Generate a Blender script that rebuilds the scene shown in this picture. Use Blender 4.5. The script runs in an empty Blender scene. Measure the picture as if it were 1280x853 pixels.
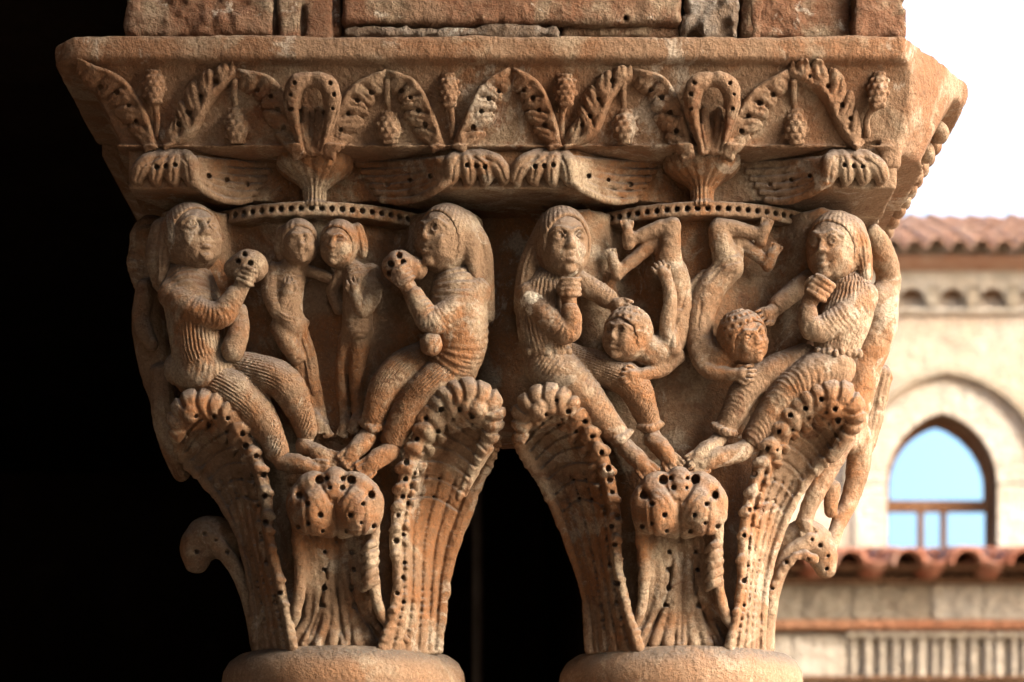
import bpy, math, random
import numpy as np
from concurrent.futures import ThreadPoolExecutor

# ------------------------------------------------------------------ camera
# Working units are "photo pixels at the front plane of the impost": F is the focal
# length in those units, VH the row of the horizon, S the size of one unit in metres.
F, VH, S, EYE = 3000.0, 1150.0, 0.00065, 1.60
scene = bpy.context.scene
col = scene.collection
cam_d = bpy.data.cameras.new('camera')
cam_d.sensor_width = 36.0
cam_d.lens = F / 1280.0 * 36.0
cam_d.shift_y = (VH - 426.5) / 1280.0
cam_d.clip_start, cam_d.clip_end = 0.05, 500.0
cam_d.dof.use_dof = True
cam_d.dof.focus_distance = F * S + 0.06
cam_d.dof.aperture_fstop = 10.0
cam = bpy.data.objects.new('camera', cam_d)
cam.location = (0.0, -F * S, EYE)
cam.rotation_euler = (math.radians(90), 0, 0)
col.objects.link(cam)
scene.camera = cam

# ------------------------------------------------------------------ sky, sun, exposure
SUN_AZ, SUN_EL = 60.0, 32.0          # degrees: azimuth from the camera's back (-Y) towards +X
world = bpy.data.worlds.new('World'); scene.world = world
world.use_nodes = True
wn = world.node_tree
bg = wn.nodes['Background']
sky = wn.nodes.new('ShaderNodeTexSky')
sky.sky_type = 'NISHITA'
sky.sun_disc = False
sky.sun_elevation = math.radians(SUN_EL)
sky.sun_rotation = math.radians(180.0 - SUN_AZ)
sky.air_density = 1.0; sky.dust_density = 6.0; sky.ozone_density = 0.3
wn.links.new(sky.outputs[0], bg.inputs[0])
bg.inputs[1].default_value = 0.15
sun_d = bpy.data.lights.new('sun', 'SUN')
sun_d.energy = 0.65
sun_d.angle = math.radians(80)
sun_d.color = (1.0, 0.95, 0.88)
sun = bpy.data.objects.new('sun', sun_d)
a, e = math.radians(SUN_AZ), math.radians(SUN_EL)
sx, sy, sz = math.sin(a) * math.cos(e), -math.cos(a) * math.cos(e), math.sin(e)
from mathutils import Vector
sun.rotation_euler = Vector((sx, sy, sz)).to_track_quat('Z', 'Y').to_euler()
sun.location = (3, -3, 6)
col.objects.link(sun)
vs = scene.view_settings
vs.view_transform = 'Standard'; vs.look = 'None'; vs.gamma = 1.0; vs.use_curve_mapping = False
vs.exposure = 2.45

# ------------------------------------------------------------------ materials
def nd(nt, t, **kw):
    n = nt.nodes.new(t)
    for k_, v_ in kw.items(): setattr(n, k_, v_)
    return n

def stone(name, base, warm, pale, grey=(0.19, 0.16, 0.145), dust=0.5, scale=1.0, bump=1.0,
          blotch=None, spots=(), white=(0.72, 0.67, 0.58), rough=0.88, stain=None):
    m = bpy.data.materials.new(name); m.use_nodes = True
    nt = m.node_tree; L = nt.links.new
    b = nt.nodes['Principled BSDF']
    b.inputs['Roughness'].default_value = rough
    b.inputs['Specular IOR Level'].default_value = 0.25
    geo = nd(nt, 'ShaderNodeNewGeometry')
    def noise(sc, det=6.0, ro=0.6, dist=0.0, off=0.0):
        mp = nd(nt, 'ShaderNodeMapping'); mp.inputs['Location'].default_value = (off, off * 1.7, off * 0.6)
        L(geo.outputs['Position'], mp.inputs[0])
        n = nd(nt, 'ShaderNodeTexNoise'); n.inputs['Scale'].default_value = sc * scale
        n.inputs['Detail'].default_value = det; n.inputs['Roughness'].default_value = ro
        n.inputs['Distortion'].default_value = dist
        L(mp.outputs[0], n.inputs[0]); return n.outputs[0]
    def ramp(f, lo, hi):
        r = nd(nt, 'ShaderNodeMapRange'); r.inputs[1].default_value = lo; r.inputs[2].default_value = hi
        r.clamp = True; r.interpolation_type = 'SMOOTHSTEP'; L(f, r.inputs[0]); return r.outputs[0]
    def mix(f, A, B, mode='MIX'):
        x = nd(nt, 'ShaderNodeMix', data_type='RGBA', blend_type=mode)
        if isinstance(f, float): x.inputs[0].default_value = f
        else: L(f, x.inputs[0])
        for i, c in ((6, A), (7, B)):
            if isinstance(c, tuple): x.inputs[i].default_value = (*c, 1)
            else: L(c, x.inputs[i])
        return x.outputs[2]
    def mul(f, g):
        x = nd(nt, 'ShaderNodeMath', operation='MULTIPLY')
        for i, c in ((0, f), (1, g)):
            if isinstance(c, float): x.inputs[i].default_value = c
            else: L(c, x.inputs[i])
        return x.outputs[0]
    c = mix(ramp(noise(11, 6, 0.62, 0.5), 0.42, 0.58), base, warm)
    c = mix(ramp(noise(19, 7, 0.68, 0.4, 3.1), 0.49, 0.64), c, pale)
    c = mix(mul(ramp(noise(60, 5, 0.7, 0.2, 7.7), 0.5, 0.75), 0.55), c, tuple(x * 0.62 for x in base))
    if blotch:                      # lichen / old limewash patches
        c = mix(mul(ramp(noise(blotch[1], 8, 0.7, 0.6, 11.3), blotch[2], blotch[2] + 0.06), blotch[3]), c, blotch[0])
    if stain:
        c = mix(mul(ramp(noise(stain[1], 7, 0.7, 0.8, 5.3), stain[2], stain[2] + 0.07), stain[3]), c, stain[0])
    if dust > 0:                    # grey dust lying on ledges
        sp = nd(nt, 'ShaderNodeSeparateXYZ'); L(geo.outputs['Normal'], sp.inputs[0])
        up = ramp(sp.outputs[2], 0.0, 0.75)
        c = mix(mul(mul(up, ramp(noise(35, 5, 0.7, 0.0, 2.2), 0.2, 0.55)), dust), c, grey)
    for (p, r) in spots:            # losses filled with pale plaster
        v1 = nd(nt, 'ShaderNodeVectorMath', operation='DISTANCE'); v1.inputs[1].default_value = p
        L(geo.outputs['Position'], v1.inputs[0])
        nz = nd(nt, 'ShaderNodeMath', operation='MULTIPLY_ADD'); L(noise(110, 4, 0.6, 0, 9.1), nz.inputs[0])
        nz.inputs[1].default_value = r * 1.5; L(v1.outputs['Value'], nz.inputs[2])
        c = mix(mul(ramp(nz.outputs[0], r * 1.62, r * 1.45), 0.9), c, white)
    # grain of the stone
    c = mix(mul(ramp(noise(420, 4, 0.7), 0.38, 0.66), 0.55), c, tuple(x * 0.55 for x in base))
    c = mix(mul(ramp(noise(800, 2, 0.6, 0, 4.4), 0.62, 0.74), 0.45), c, tuple(min(1, x * 1.35) for x in pale))
    L(c, b.inputs['Base Color'])
    n1, n2, n3 = noise(1100, 4, 0.7), noise(260, 5, 0.65, 0, 1.3), noise(70, 4, 0.6, 0, 2.9)
    s1 = nd(nt, 'ShaderNodeMath', operation='MULTIPLY_ADD'); L(n2, s1.inputs[0]); s1.inputs[1].default_value = 3.0; L(n1, s1.inputs[2])
    s2 = nd(nt, 'ShaderNodeMath', operation='MULTIPLY_ADD'); L(n3, s2.inputs[0]); s2.inputs[1].default_value = 5.0; L(s1.outputs[0], s2.inputs[2])
    bp = nd(nt, 'ShaderNodeBump'); bp.inputs['Strength'].default_value = 0.9
    bp.inputs['Distance'].default_value = 0.0009 * bump / scale
    L(s2.outputs[0], bp.inputs['Height']); L(bp.outputs[0], b.inputs['Normal'])
    return m

def W(u, v, w=0.0):                 # pixel + depth -> world metres
    k = 1 + w / F
    return ((u - 640) * k * S, w * S, EYE - (v - VH) * k * S)

SPOTS = [(W(671, 384, 84), 0.0115), (W(665, 376, 84), 0.010), (W(240, 378, 84), 0.008), (W(252, 384, 80), 0.007),
         (W(717, 345, 80), 0.0065), (W(378, 303, 96), 0.004), (W(716, 404, 72), 0.006), (W(499, 338, 66), 0.005)]
CARVED = stone('carved_marble', (0.235, 0.155, 0.10), (0.255, 0.118, 0.052), (0.345, 0.275, 0.20), dust=1.0,
               spots=SPOTS, blotch=((0.40, 0.35, 0.285), 22, 0.56, 0.7), stain=((0.13, 0.06, 0.033), 33, 0.575, 0.7))
IMPOST = stone('impost_stone', (0.26, 0.165, 0.105), (0.24, 0.122, 0.065), (0.34, 0.26, 0.185), dust=0.3,
               blotch=((0.50, 0.44, 0.37), 11, 0.585, 0.75), stain=((0.17, 0.065, 0.03), 22, 0.595, 0.75), bump=1.4)
COLUMN = stone('column_stone', (0.31, 0.20, 0.13), (0.29, 0.16, 0.09), (0.38, 0.30, 0.22), dust=1.0, bump=1.3,
               grey=(0.13, 0.115, 0.105), stain=((0.48, 0.38, 0.27), 30, 0.60, 0.7))
RUBBLE = stone('rough_sandstone', (0.28, 0.175, 0.115), (0.22, 0.105, 0.06), (0.36, 0.28, 0.20), dust=0.2, bump=3.0,
               blotch=((0.62, 0.57, 0.50), 40, 0.60, 0.7), stain=((0.12, 0.07, 0.045), 55, 0.62, 0.7))
RUBBLE_GREY = stone('rough_grey_stone', (0.27, 0.22, 0.18), (0.20, 0.14, 0.10), (0.38, 0.35, 0.32), dust=0.2, bump=3.5,
                    blotch=((0.60, 0.58, 0.55), 50, 0.57, 0.8), stain=((0.10, 0.08, 0.07), 70, 0.60, 0.8))

# ------------------------------------------------------------------ object helpers
def tag(o, label=None, cat=None, group=None, kind=None):
    if label: o['label'] = label
    if cat: o['category'] = cat
    if group: o['group'] = group
    if kind: o['kind'] = kind
    return o

def link(name, me, mat=None, parent=None, loc=None):
    o = bpy.data.objects.new(name, me); col.objects.link(o)
    if mat is not None: me.materials.append(mat)
    if parent is not None: o.parent = parent
    if loc is not None: o.location = loc
    return o

def empty(name, loc=(0, 0, 0)):
    o = bpy.data.objects.new(name, None); o.empty_display_size = 0.05
    col.objects.link(o); o.location = loc; return o

def mesh_np(name, verts, quads, smooth=True):
    me = bpy.data.meshes.new(name)
    nv, nq = len(verts), len(quads)
    me.vertices.add(nv); me.vertices.foreach_set('co', np.ascontiguousarray(verts, np.float32).ravel())
    me.loops.add(nq * 4); me.loops.foreach_set('vertex_index', np.ascontiguousarray(quads, np.int32).ravel())
    me.polygons.add(nq)
    me.polygons.foreach_set('loop_start', np.arange(0, nq * 4, 4, dtype=np.int32))
    me.polygons.foreach_set('loop_total', np.full(nq, 4, np.int32))
    if smooth: me.polygons.foreach_set('use_smooth', np.ones(nq, bool))
    me.update(calc_edges=True); return me

def mesh_py(name, verts, faces, smooth=False):
    me = bpy.data.meshes.new(name); me.from_pydata([tuple(v) for v in verts], [], faces); me.update()
    if smooth:
        for p in me.polygons: p.use_smooth = True
    return me
# ------------------------------------------------------------------ setting: ground, shaded gallery, added light blockers
def box_mesh(name, x0, x1, y0, y1, z0, z1):
    v = [(x, y, z) for x in (x0, x1) for y in (y0, y1) for z in (z0, z1)]
    f = [(0, 1, 3, 2), (4, 6, 7, 5), (0, 4, 5, 1), (2, 3, 7, 6), (0, 2, 6, 4), (1, 5, 7, 3)]
    return mesh_py(name, v, f)
def bevel(o, w=0.01, n=2):
    m = o.modifiers.new('bevel', 'BEVEL'); m.width = w; m.segments = n; m.limit_method = 'ANGLE'; return o
def solid(name, x0, x1, y0, y1, z0, z1, mat, parent=None, bw=None):
    o = link(name, box_mesh(name, x0, x1, y0, y1, z0, z1), mat, parent)
    if bw: bevel(o, bw)
    return o
def lathe(name, prof, seg=72, wob=0.0, seed=0):
    rnd = random.Random(seed); ph = [rnd.uniform(0, 6.28) for _ in range(6)]
    vs_, fs = [], []
    for (r, z) in prof:
        for i in range(seg):
            a = 2*math.pi*i/seg
            q = r + wob*(math.sin(2*a + ph[0] + z*30) + .6*math.sin(5*a + ph[1] - z*70) + .4*math.sin(11*a + ph[2] + z*50))
            vs_.append((q*math.cos(a), q*math.sin(a), z))
    for j in range(len(prof) - 1):
        for i in range(seg):
            n = (i + 1) % seg
            fs.append((j*seg + i, j*seg + n, (j+1)*seg + n, (j+1)*seg + i))
    fs.append(tuple(range(seg))[::-1]); fs.append(tuple(range((len(prof)-1)*seg, len(prof)*seg)))
    return mesh_py(name, vs_, fs, True)

PAVING = stone('paving', (0.30, 0.25, 0.20), (0.26, 0.20, 0.15), (0.36, 0.31, 0.26), dust=0, scale=0.1)
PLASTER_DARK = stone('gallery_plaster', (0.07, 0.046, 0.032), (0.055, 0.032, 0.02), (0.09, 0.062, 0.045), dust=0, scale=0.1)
EARTH = stone('courtyard_gravel', (0.42, 0.34, 0.25), (0.40, 0.30, 0.20), (0.50, 0.42, 0.32), dust=0, scale=0.1)
gr = link('ground', mesh_py('ground', [(-150, -150, 0), (150, -150, 0), (150, 200, 0), (-150, 200, 0)], [(0, 1, 2, 3)]), EARTH)
tag(gr, kind='structure')
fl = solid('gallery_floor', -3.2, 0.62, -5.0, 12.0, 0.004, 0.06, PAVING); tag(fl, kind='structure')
for nm, b in (('wall_back', (-3.6, 0.30, 12.0, 12.4, 0.06, 4.2)), ('wall_left', (-3.6, -3.2, -5.0, 12.0, 0.06, 4.2)),  # right wall below is added to shut light out of the gallery
              ('wall_right_blocker', (0.20, 0.27, 1.00, 12.0, 0.06, 4.2)), ('light_blocker_near', (0.36, 0.43, -2.6, -0.43, 0.06, 3.395)), ('light_blocker_top', (0.605, 1.50, -5.4, 2.2, 3.40, 3.50)), ('wall_end_blocker', (-3.6, -0.1, -5.4, -5.0, 0.06, 4.2)), ('ceiling', (-3.6, 0.60, -5.4, 12.4, 4.2, 4.4))):  # unseen near wall and eave added to keep sky light off the capital
    tag(solid(nm, *b, PLASTER_DARK), kind='structure')  # unseen end wall: width set to limit light from behind the camera
pw = solid('parapet_wall', -0.52, 0.52, 0.02, 0.90, 0.06, 0.70, RUBBLE, bw=0.02)
tag(pw, 'low stone parapet wall under the column bases', 'wall')
# a slim iron tie rod seen in the dark gap between the columns
PIPE = stone('pale_conduit', (0.30, 0.29, 0.28), (0.27, 0.26, 0.25), (0.36, 0.35, 0.34), dust=0)
px = (597 - 640) / F * (3.2 + F*S)
pipe = link('conduit', lathe('conduit', [(0.012, 0.06), (0.012, 0.5), (0.012, 1.4), (0.012, 2.9)], 12), PIPE, loc=(px, 3.2, 0.0))
tag(pipe, 'thin grey upright pipe in the dark gap between the two columns', 'pipe')

# ------------------------------------------------------------------ columns
KC = 1 + 285.0 / F
def column(u, w, label, seed):
    k = 1 + 285.0 / F
    x = (u - 640) * k * S; y = w * S
    zt = EYE - P(0, 806, 165)[1] * S if 'P' in globals() else 0
    root = tag(empty('column', (x, y, 0.70)), label, 'column', 'columns carrying the carved capital')
    z0 = zt - 0.70
    R = lambda r: r * S
    ring = [(R(100), z0 - .0005), (R(126), z0 - .001), (R(146), z0 - R(5)), (R(157), z0 - R(13)), (R(164), z0 - R(26)), (R(166), z0 - R(42)),
            (R(164), z0 - R(58)), (R(156), z0 - R(72)), (R(142), z0 - R(83)), (R(130), z0 - R(88)), (R(120), z0 - R(90))]
    link('neck_ring', lathe('neck_ring', ring[::-1], 96, 0.0006, seed), COLUMN, root)
    link('shaft', lathe('shaft', [(R(128), 0.16), (R(129), 0.5), (R(126), 0.8), (R(124), z0 - R(88))], 64, 0.0003, seed + 1), COLUMN, root)
    link('base', lathe('base', [(R(180), 0.05), (R(186), 0.07), (R(180), 0.095), (R(150), 0.105), (R(146), 0.125), (R(156), 0.14), (R(150), 0.158), (R(128), 0.165)], 64), COLUMN, root)
    bevel(link('plinth', box_mesh('plinth', -R(190), R(190), -R(190), R(190), 0.0, 0.05), COLUMN, root), 0.006)
    return root
def P(u, v, w):                                   # (redefined with the carving tools below)
    k = 1 + w / F
    return np.array(((u - 640) * k, (v - VH) * k, w), np.float32)
column(430, 285, 'column with a worn rounded neck ring under the bell with the standing pair', 1)
column(851, 285, 'column with a worn rounded neck ring under the bell with the inverted pair', 2)
column(399, 585, 'column behind, hidden in shade beyond the standing pair', 3)
column(881, 585, 'column behind the inverted pair, showing only an edge of its neck ring', 4)

# ------------------------------------------------------------------ masonry of the arch springing on the impost
def quarry(u0, u1, v0, v1, w0, w1, seed, amp=1.0, rnd=5, extra=None, h=3.3):
    def b():
        g = Field(u0 - 5, u1 + 5, v0 - 6, v1 + 6, w0 - 14, w1 + 3, h)
        a, c = P(u0, v0, w0), P(u1, v1, w0)
        m = (a + c) / 2; r = np.abs(c - a) / 2
        k = 1 + w0 / F
        g.box((640 + m[0]/k*1.0, VH + m[1]/k, w0), (r[0], r[1], 1), rnd=1)
        X, Y = g.ax[0][:, None, None] - m[0], g.ax[1][None, :, None] - m[1]
        Z = g.ax[2][None, None, :] - (w0 + w1) / 2
        q = [np.abs(X) - r[0] + rnd, np.abs(Y) - r[1] + rnd, np.abs(Z) - (w1 - w0)/2 + rnd]
        d = np.sqrt(sum(np.maximum(t, 0)**2 for t in q)) + np.minimum(np.maximum(np.maximum(q[0], q[1]), q[2]), 0) - rnd
        g.d = d.astype(np.float32)
        if extra: extra(g)
        return g.rough(28, 2.6*amp, seed).rough(10, 1.9*amp, seed + 1).rough(6, 0.9*amp, seed + 2)
    return b
# ------------------------------------------------------------------ carving in a distance field
def P(u, v, w):
    k = 1 + w / F
    return np.array(((u - 640) * k, (v - VH) * k, w), np.float32)

def spline(pts, n=4):
    p = np.array(pts, np.float64)
    if len(p) < 3: return p
    q = np.vstack([2 * p[0] - p[1], p, 2 * p[-1] - p[-2]])
    out = []
    for i in range(1, len(q) - 2):
        for j in range(n):
            t = j / n
            out.append(0.5 * (2 * q[i] + (q[i+1] - q[i-1]) * t + (2*q[i-1] - 5*q[i] + 4*q[i+1] - q[i+2]) * t*t
                              + (3*q[i] - q[i-1] - 3*q[i+1] + q[i+2]) * t**3))
    out.append(p[-1]); return np.array(out)

def smin(a, b, k):
    if k <= 0: return np.minimum(a, b)
    h = np.maximum(k - np.abs(a - b), 0) / k
    return np.minimum(a, b) - h * h * k * 0.25

class Field:
    def __init__(s, u0, u1, v0, v1, w0, w1, h=1.6):
        c = np.array([P(u, v, w) for u in (u0, u1) for v in (v0, v1) for w in (w0, w1)])
        s.lo, hi = c.min(0), c.max(0); s.h = h
        s.n = np.ceil((hi - s.lo) / h).astype(int) + 1
        s.ax = [s.lo[i] + h * np.arange(s.n[i], dtype=np.float32) for i in range(3)]
        s.d = np.full(s.n, 99.0, np.float32)
    def block(s, lo, hi):
        a = np.clip(np.floor((np.array(lo) - s.lo) / s.h).astype(int), 0, s.n)
        b = np.clip(np.ceil((np.array(hi) - s.lo) / s.h).astype(int) + 1, 0, s.n)
        if np.any(b <= a): return None
        sl = tuple(slice(a[i], b[i]) for i in range(3))
        x = s.ax[0][sl[0]][:, None, None]; y = s.ax[1][sl[1]][None, :, None]; z = s.ax[2][sl[2]][None, None, :]
        return sl, x, y, z
    def apply(s, sl, d, k, op):
        o = s.d[sl]
        if op == 'add': s.d[sl] = smin(o, d, k)
        elif op == 'sub': s.d[sl] = -smin(-o, d, k)
        else: s.d[sl] = -smin(-o, -d, k)
    # tapered tube along (u,v,w,r) points; folds: ('L', n, amp) along it, ('R', period, amp, bow) across it
    def tube(s, pts, k=3, op='add', smooth=True, fold=None, n=4, flat=1.0):
        if smooth and len(pts) > 2: pts = spline(pts, n)
        q = [(*P(*p[:3]), p[3]) for p in pts]
        q = np.array(q, np.float32)
        pad = q[:, 3].max() + k + 6
        B = s.block(q[:, :3].min(0) - pad, q[:, :3].max(0) + pad)
        if B is None: return s
        sl, x, y, z = B
        best = np.full(s.d[sl].shape, 99.0, np.float32)
        if fold: ph = np.zeros_like(best)
        s0 = 0.0
        for a, b in zip(q[:-1], q[1:]):
            pd = max(a[3], b[3]) + k + 6
            B2 = s.block(np.minimum(a[:3], b[:3]) - pd, np.maximum(a[:3], b[:3]) + pd)
            ln = float(np.linalg.norm(b[:3] - a[:3])) + 1e-6
            if B2 is None: s0 += ln; continue
            sl2, x2, y2, z2 = B2
            loc = tuple(slice(sl2[i].start - sl[i].start, sl2[i].stop - sl[i].start) for i in range(3))
            ax = (b[:3] - a[:3]) / ln
            px, py, pz = x2 - a[0], y2 - a[1], z2 - a[2]
            t = px * ax[0] + py * ax[1] + pz * ax[2]
            tc = np.clip(t, 0, ln)
            rx, ry, rz = px - tc * ax[0], py - tc * ax[1], (pz - tc * ax[2]) / flat
            d = np.sqrt(rx * rx + ry * ry + rz * rz) - (a[3] + (b[3] - a[3]) * tc / ln)
            m = d < best[loc]
            best[loc] = np.where(m, d, best[loc])
            if fold:
                e1 = np.cross(ax, np.array((0, 0, 1.0))); e1 /= np.linalg.norm(e1) + 1e-6
                ang = np.arctan2(rx * e1[0] + ry * e1[1] + rz * e1[2], -rz)
                if fold[0] == 'L':
                    sa_ = s0 + t
                    f = np.abs(np.sin(ang * fold[1] * 0.5 + 0.6*np.sin(sa_/26.0) + 0.35*np.sin(2*ang + sa_/23.0)))
                    f = 0.5 + (f - 0.5) * (0.75 + 0.4*np.sin(2.3*ang + sa_/21.0))
                else:
                    bow = fold[3] if len(fold) > 3 else 0.0
                    sa_ = s0 + t
                    f = np.abs(np.sin(np.pi * (sa_ + bow * ang * ang + 1.3*np.sin(sa_/9.0) + 1.6*np.sin(2*ang + sa_/13.0)) / fold[1]))
                    f = 0.5 + (f - 0.5) * (0.65 + 0.45*np.sin(1.7*ang + sa_/15.0 + bow))
                ph[loc] = np.where(m, f, ph[loc])
            s0 += ln
        if fold: best = best - fold[2] * (ph - 0.5)
        s.apply(sl, best, k, op); return s
    def ell(s, c, r, rot=0.0, k=3, op='add', frame=None):
        c = P(*c); R = max(r) + k + 4
        B = s.block(c - R, c + R)
        if B is None: return s
        sl, x, y, z = B; x, y, z = x - c[0], y - c[1], z - c[2]
        if frame is None:
            ca, sa = math.cos(math.radians(rot)), math.sin(math.radians(rot))
            X, Y, Z = x * ca + y * sa, -x * sa + y * ca, z
        else:
            X, Y, Z = (x * f[0] + y * f[1] + z * f[2] for f in frame)
        X, Y, Z = X / r[0], Y / r[1], Z / r[2]
        k0 = np.sqrt(X*X + Y*Y + Z*Z) + 1e-6
        k1 = np.sqrt((X/r[0])**2 + (Y/r[1])**2 + (Z/r[2])**2) + 1e-6
        s.apply(sl, (k0 * (k0 - 1) / k1).astype(np.float32), k, op); return s
    def box(s, c, r, rot=0.0, rnd=2.0, k=2, op='add'):
        c = P(*c); R = float(np.linalg.norm(r)) + k + 4
        sl, x, y, z = s.block(c - R, c + R); x, y, z = x - c[0], y - c[1], z - c[2]
        ca, sa = math.cos(math.radians(rot)), math.sin(math.radians(rot))
        X, Y, Z = np.abs(x*ca + y*sa) - r[0] + rnd, np.abs(-x*sa + y*ca) - r[1] + rnd, np.abs(z) - r[2] + rnd
        d = np.sqrt(np.maximum(X, 0)**2 + np.maximum(Y, 0)**2 + np.maximum(Z, 0)**2) + np.minimum(np.maximum(np.maximum(X, Y), Z), 0) - rnd
        s.apply(sl, d.astype(np.float32), k, op); return s
    def fn(s, f, k=0, op='add'):
        x, y, z = s.ax[0][:, None, None], s.ax[1][None, :, None], s.ax[2][None, None, :]
        d = np.broadcast_to(f(x, y, z), s.d.shape).astype(np.float32)
        s.apply((slice(None),) * 3, d, k, op); return s
    # chisel strokes: cut (depth > 0) or raise (depth < 0) along a line drawn on the face of the stone
    def stroke(s, pts, width=2.2, depth=2.5, smooth=True, w=None):
        if smooth and len(pts) > 2: pts = spline([(p[0], p[1]) for p in pts], 4)
        wm = 0.5 * (s.ax[2][0] + s.ax[2][-1]) if w is None else w
        q = np.array([P(p[0], p[1], wm)[:2] for p in pts])
        pad = width * 3 + 4 + (s.ax[2][-1] - s.ax[2][0]) * 0.12
        B = s.block((*(q.min(0) - pad), s.ax[2][0]), (*(q.max(0) + pad), s.ax[2][-1]))
        if B is None: return s
        sl, x, y, z = B
        kk = (1 + z / F); u = 640 + x / kk; v = VH + y / kk
        best = np.full(s.d[sl].shape, 1e4, np.float32)
        for a, b in zip(pts[:-1], pts[1:]):
            dx, dy = b[0] - a[0], b[1] - a[1]; l2 = dx*dx + dy*dy + 1e-6
            t = np.clip(((u - a[0]) * dx + (v - a[1]) * dy) / l2, 0, 1)
            best = np.minimum(best, (u - a[0] - t*dx)**2 + (v - a[1] - t*dy)**2)
        s.d[sl] += depth * np.exp(-best / width**2); return s
    def surf(s, u, v):
        k = 1 + s.ax[2] / F
        i = np.rint(((u - 640) * k - s.lo[0]) / s.h).astype(int); j = np.rint(((v - VH) * k - s.lo[1]) / s.h).astype(int)
        ok = (i >= 0) & (i < s.n[0]) & (j >= 0) & (j < s.n[1])
        dd = np.where(ok, s.d[np.clip(i, 0, s.n[0]-1), np.clip(j, 0, s.n[1]-1), np.arange(s.n[2])], 99)
        hit = np.nonzero(dd < 0)[0]
        return None if len(hit) == 0 else float(s.ax[2][hit[0]])
    def hole(s, u, v, r=3.6, depth=12):
        w = s.surf(u, v)
        if w is not None: s.tube([(u, v, w - 8, r * 1.05), (u, v, w + depth, r * 0.85)], k=0.6, op='sub')
        return s
    def lump(s, u, v, r, out=0.3, k=3, sq=(1, 1)):
        w = s.surf(u, v)
        if w is not None: s.ell((u, v, w + r * (1 - 2*out)), (r*sq[0], r*sq[1], r), k=k)
        return s
    def rough(s, period, amp, seed=0):
        rng = np.random.RandomState(seed)
        m = [int(s.n[i] * s.h / period) + 3 for i in range(3)]
        g = rng.rand(*m).astype(np.float32)
        for ax in range(3):
            t = np.arange(s.n[ax]) * s.h / period; i = t.astype(int); f = (t - i).astype(np.float32); f = f*f*(3-2*f)
            sh = [1, 1, 1]; sh[ax] = -1; f = f.reshape(sh)
            g = np.take(g, i, ax) * (1 - f) + np.take(g, i + 1, ax) * f
        s.d += (g - 0.5) * 2 * amp; return s
    def mesh(s):
        d = s.d.copy()
        for ax in range(3):                       # close the border
            i0 = [slice(None)]*3; i0[ax] = 0; d[tuple(i0)] = np.maximum(d[tuple(i0)], 0.5)
            i0[ax] = -1; d[tuple(i0)] = np.maximum(d[tuple(i0)], 0.5)
        ins = d < 0
        n = s.n - 1
        cnt = np.zeros(n, np.int8)
        offs = [(i, j, k) for i in (0, 1) for j in (0, 1) for k in (0, 1)]
        for o in offs: cnt += ins[o[0]:o[0]+n[0], o[1]:o[1]+n[1], o[2]:o[2]+n[2]]
        act = (cnt > 0) & (cnt < 8)
        ci = np.argwhere(act)
        idx = np.full(n, -1, np.int32); idx[act] = np.arange(len(ci))
        val = np.stack([d[ci[:, 0]+o[0], ci[:, 1]+o[1], ci[:, 2]+o[2]] for o in offs], 1)
        acc = np.zeros((len(ci), 3), np.float32); num = np.zeros(len(ci), np.float32)
        for a in range(8):
            for ax, b in enumerate((a + 4, a + 2, a + 1)):
                if offs[a][ax] == 1: continue
                va, vb = val[:, a], val[:, b]; m = (va < 0) != (vb < 0)
                t = np.where(m, va / np.where(m, va - vb, 1), 0)
                p = np.tile(np.array(offs[a], np.float32), (len(ci), 1)); p[:, ax] += t
                acc += p * m[:, None]; num += m
        vert = (ci + acc / num[:, None]) * s.h + s.lo
        quads = []
        for ax in range(3):
            b1, b2 = [(1, 2), (2, 0), (0, 1)][ax]
            sl0 = [slice(None)]*3; sl1 = [slice(None)]*3
            sl0[ax] = slice(0, -1); sl1[ax] = slice(1, None)
            A, Bv = ins[tuple(sl0)], ins[tuple(sl1)]
            e = np.argwhere(A != Bv)
            e = e[(e[:, b1] > 0) & (e[:, b2] > 0) & (e[:, b1] < n[b1]) & (e[:, b2] < n[b2])]
            fl = A[e[:, 0], e[:, 1], e[:, 2]]
            def c(o1, o2):
                f = e.copy(); f[:, b1] += o1; f[:, b2] += o2; return idx[f[:, 0], f[:, 1], f[:, 2]]
            q = np.stack([c(-1, -1), c(0, -1), c(0, 0), c(-1, 0)], 1)
            q[~fl] = q[~fl][:, ::-1]; quads.append(q)
        quads = np.concatenate(quads)
        # (x, v, w) -> world; v points down, so the handedness flips twice (axis swap and sign)
        out = np.stack([vert[:, 0] * S, vert[:, 2] * S, EYE - vert[:, 1] * S], 1)
        return out, quads

class Local:                                     # a frame for heads: right, up, forward
    def __init__(s, c, r, yaw=0, pitch=0, roll=0):
        s.c = P(*c); s.cu = c; s.r = r
        y, p, ro = map(math.radians, (yaw, pitch, roll))
        f = np.array((math.sin(y) * math.cos(p), -math.sin(p), -math.cos(y) * math.cos(p)))
        up0 = np.array((math.sin(ro), -math.cos(ro), 0.0))
        rt = np.cross(up0, f); rt /= np.linalg.norm(rt)
        # image right must be positive for a frontal face
        if rt[0] * math.cos(ro) < 0: rt = -rt
        up = up0 - f * up0.dot(f); up /= np.linalg.norm(up)
        s.R, s.U, s.Fw = rt, up, f
    def __call__(s, a, b, c):
        q = s.c + a * s.r[0] * s.R + b * s.r[1] * s.U + c * s.r[2] * s.Fw
        k = 1 + q[2] / F
        return (640 + q[0] / k, VH + q[1] / k, q[2])
    def frame(s): return (s.R, s.U, s.Fw)

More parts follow.
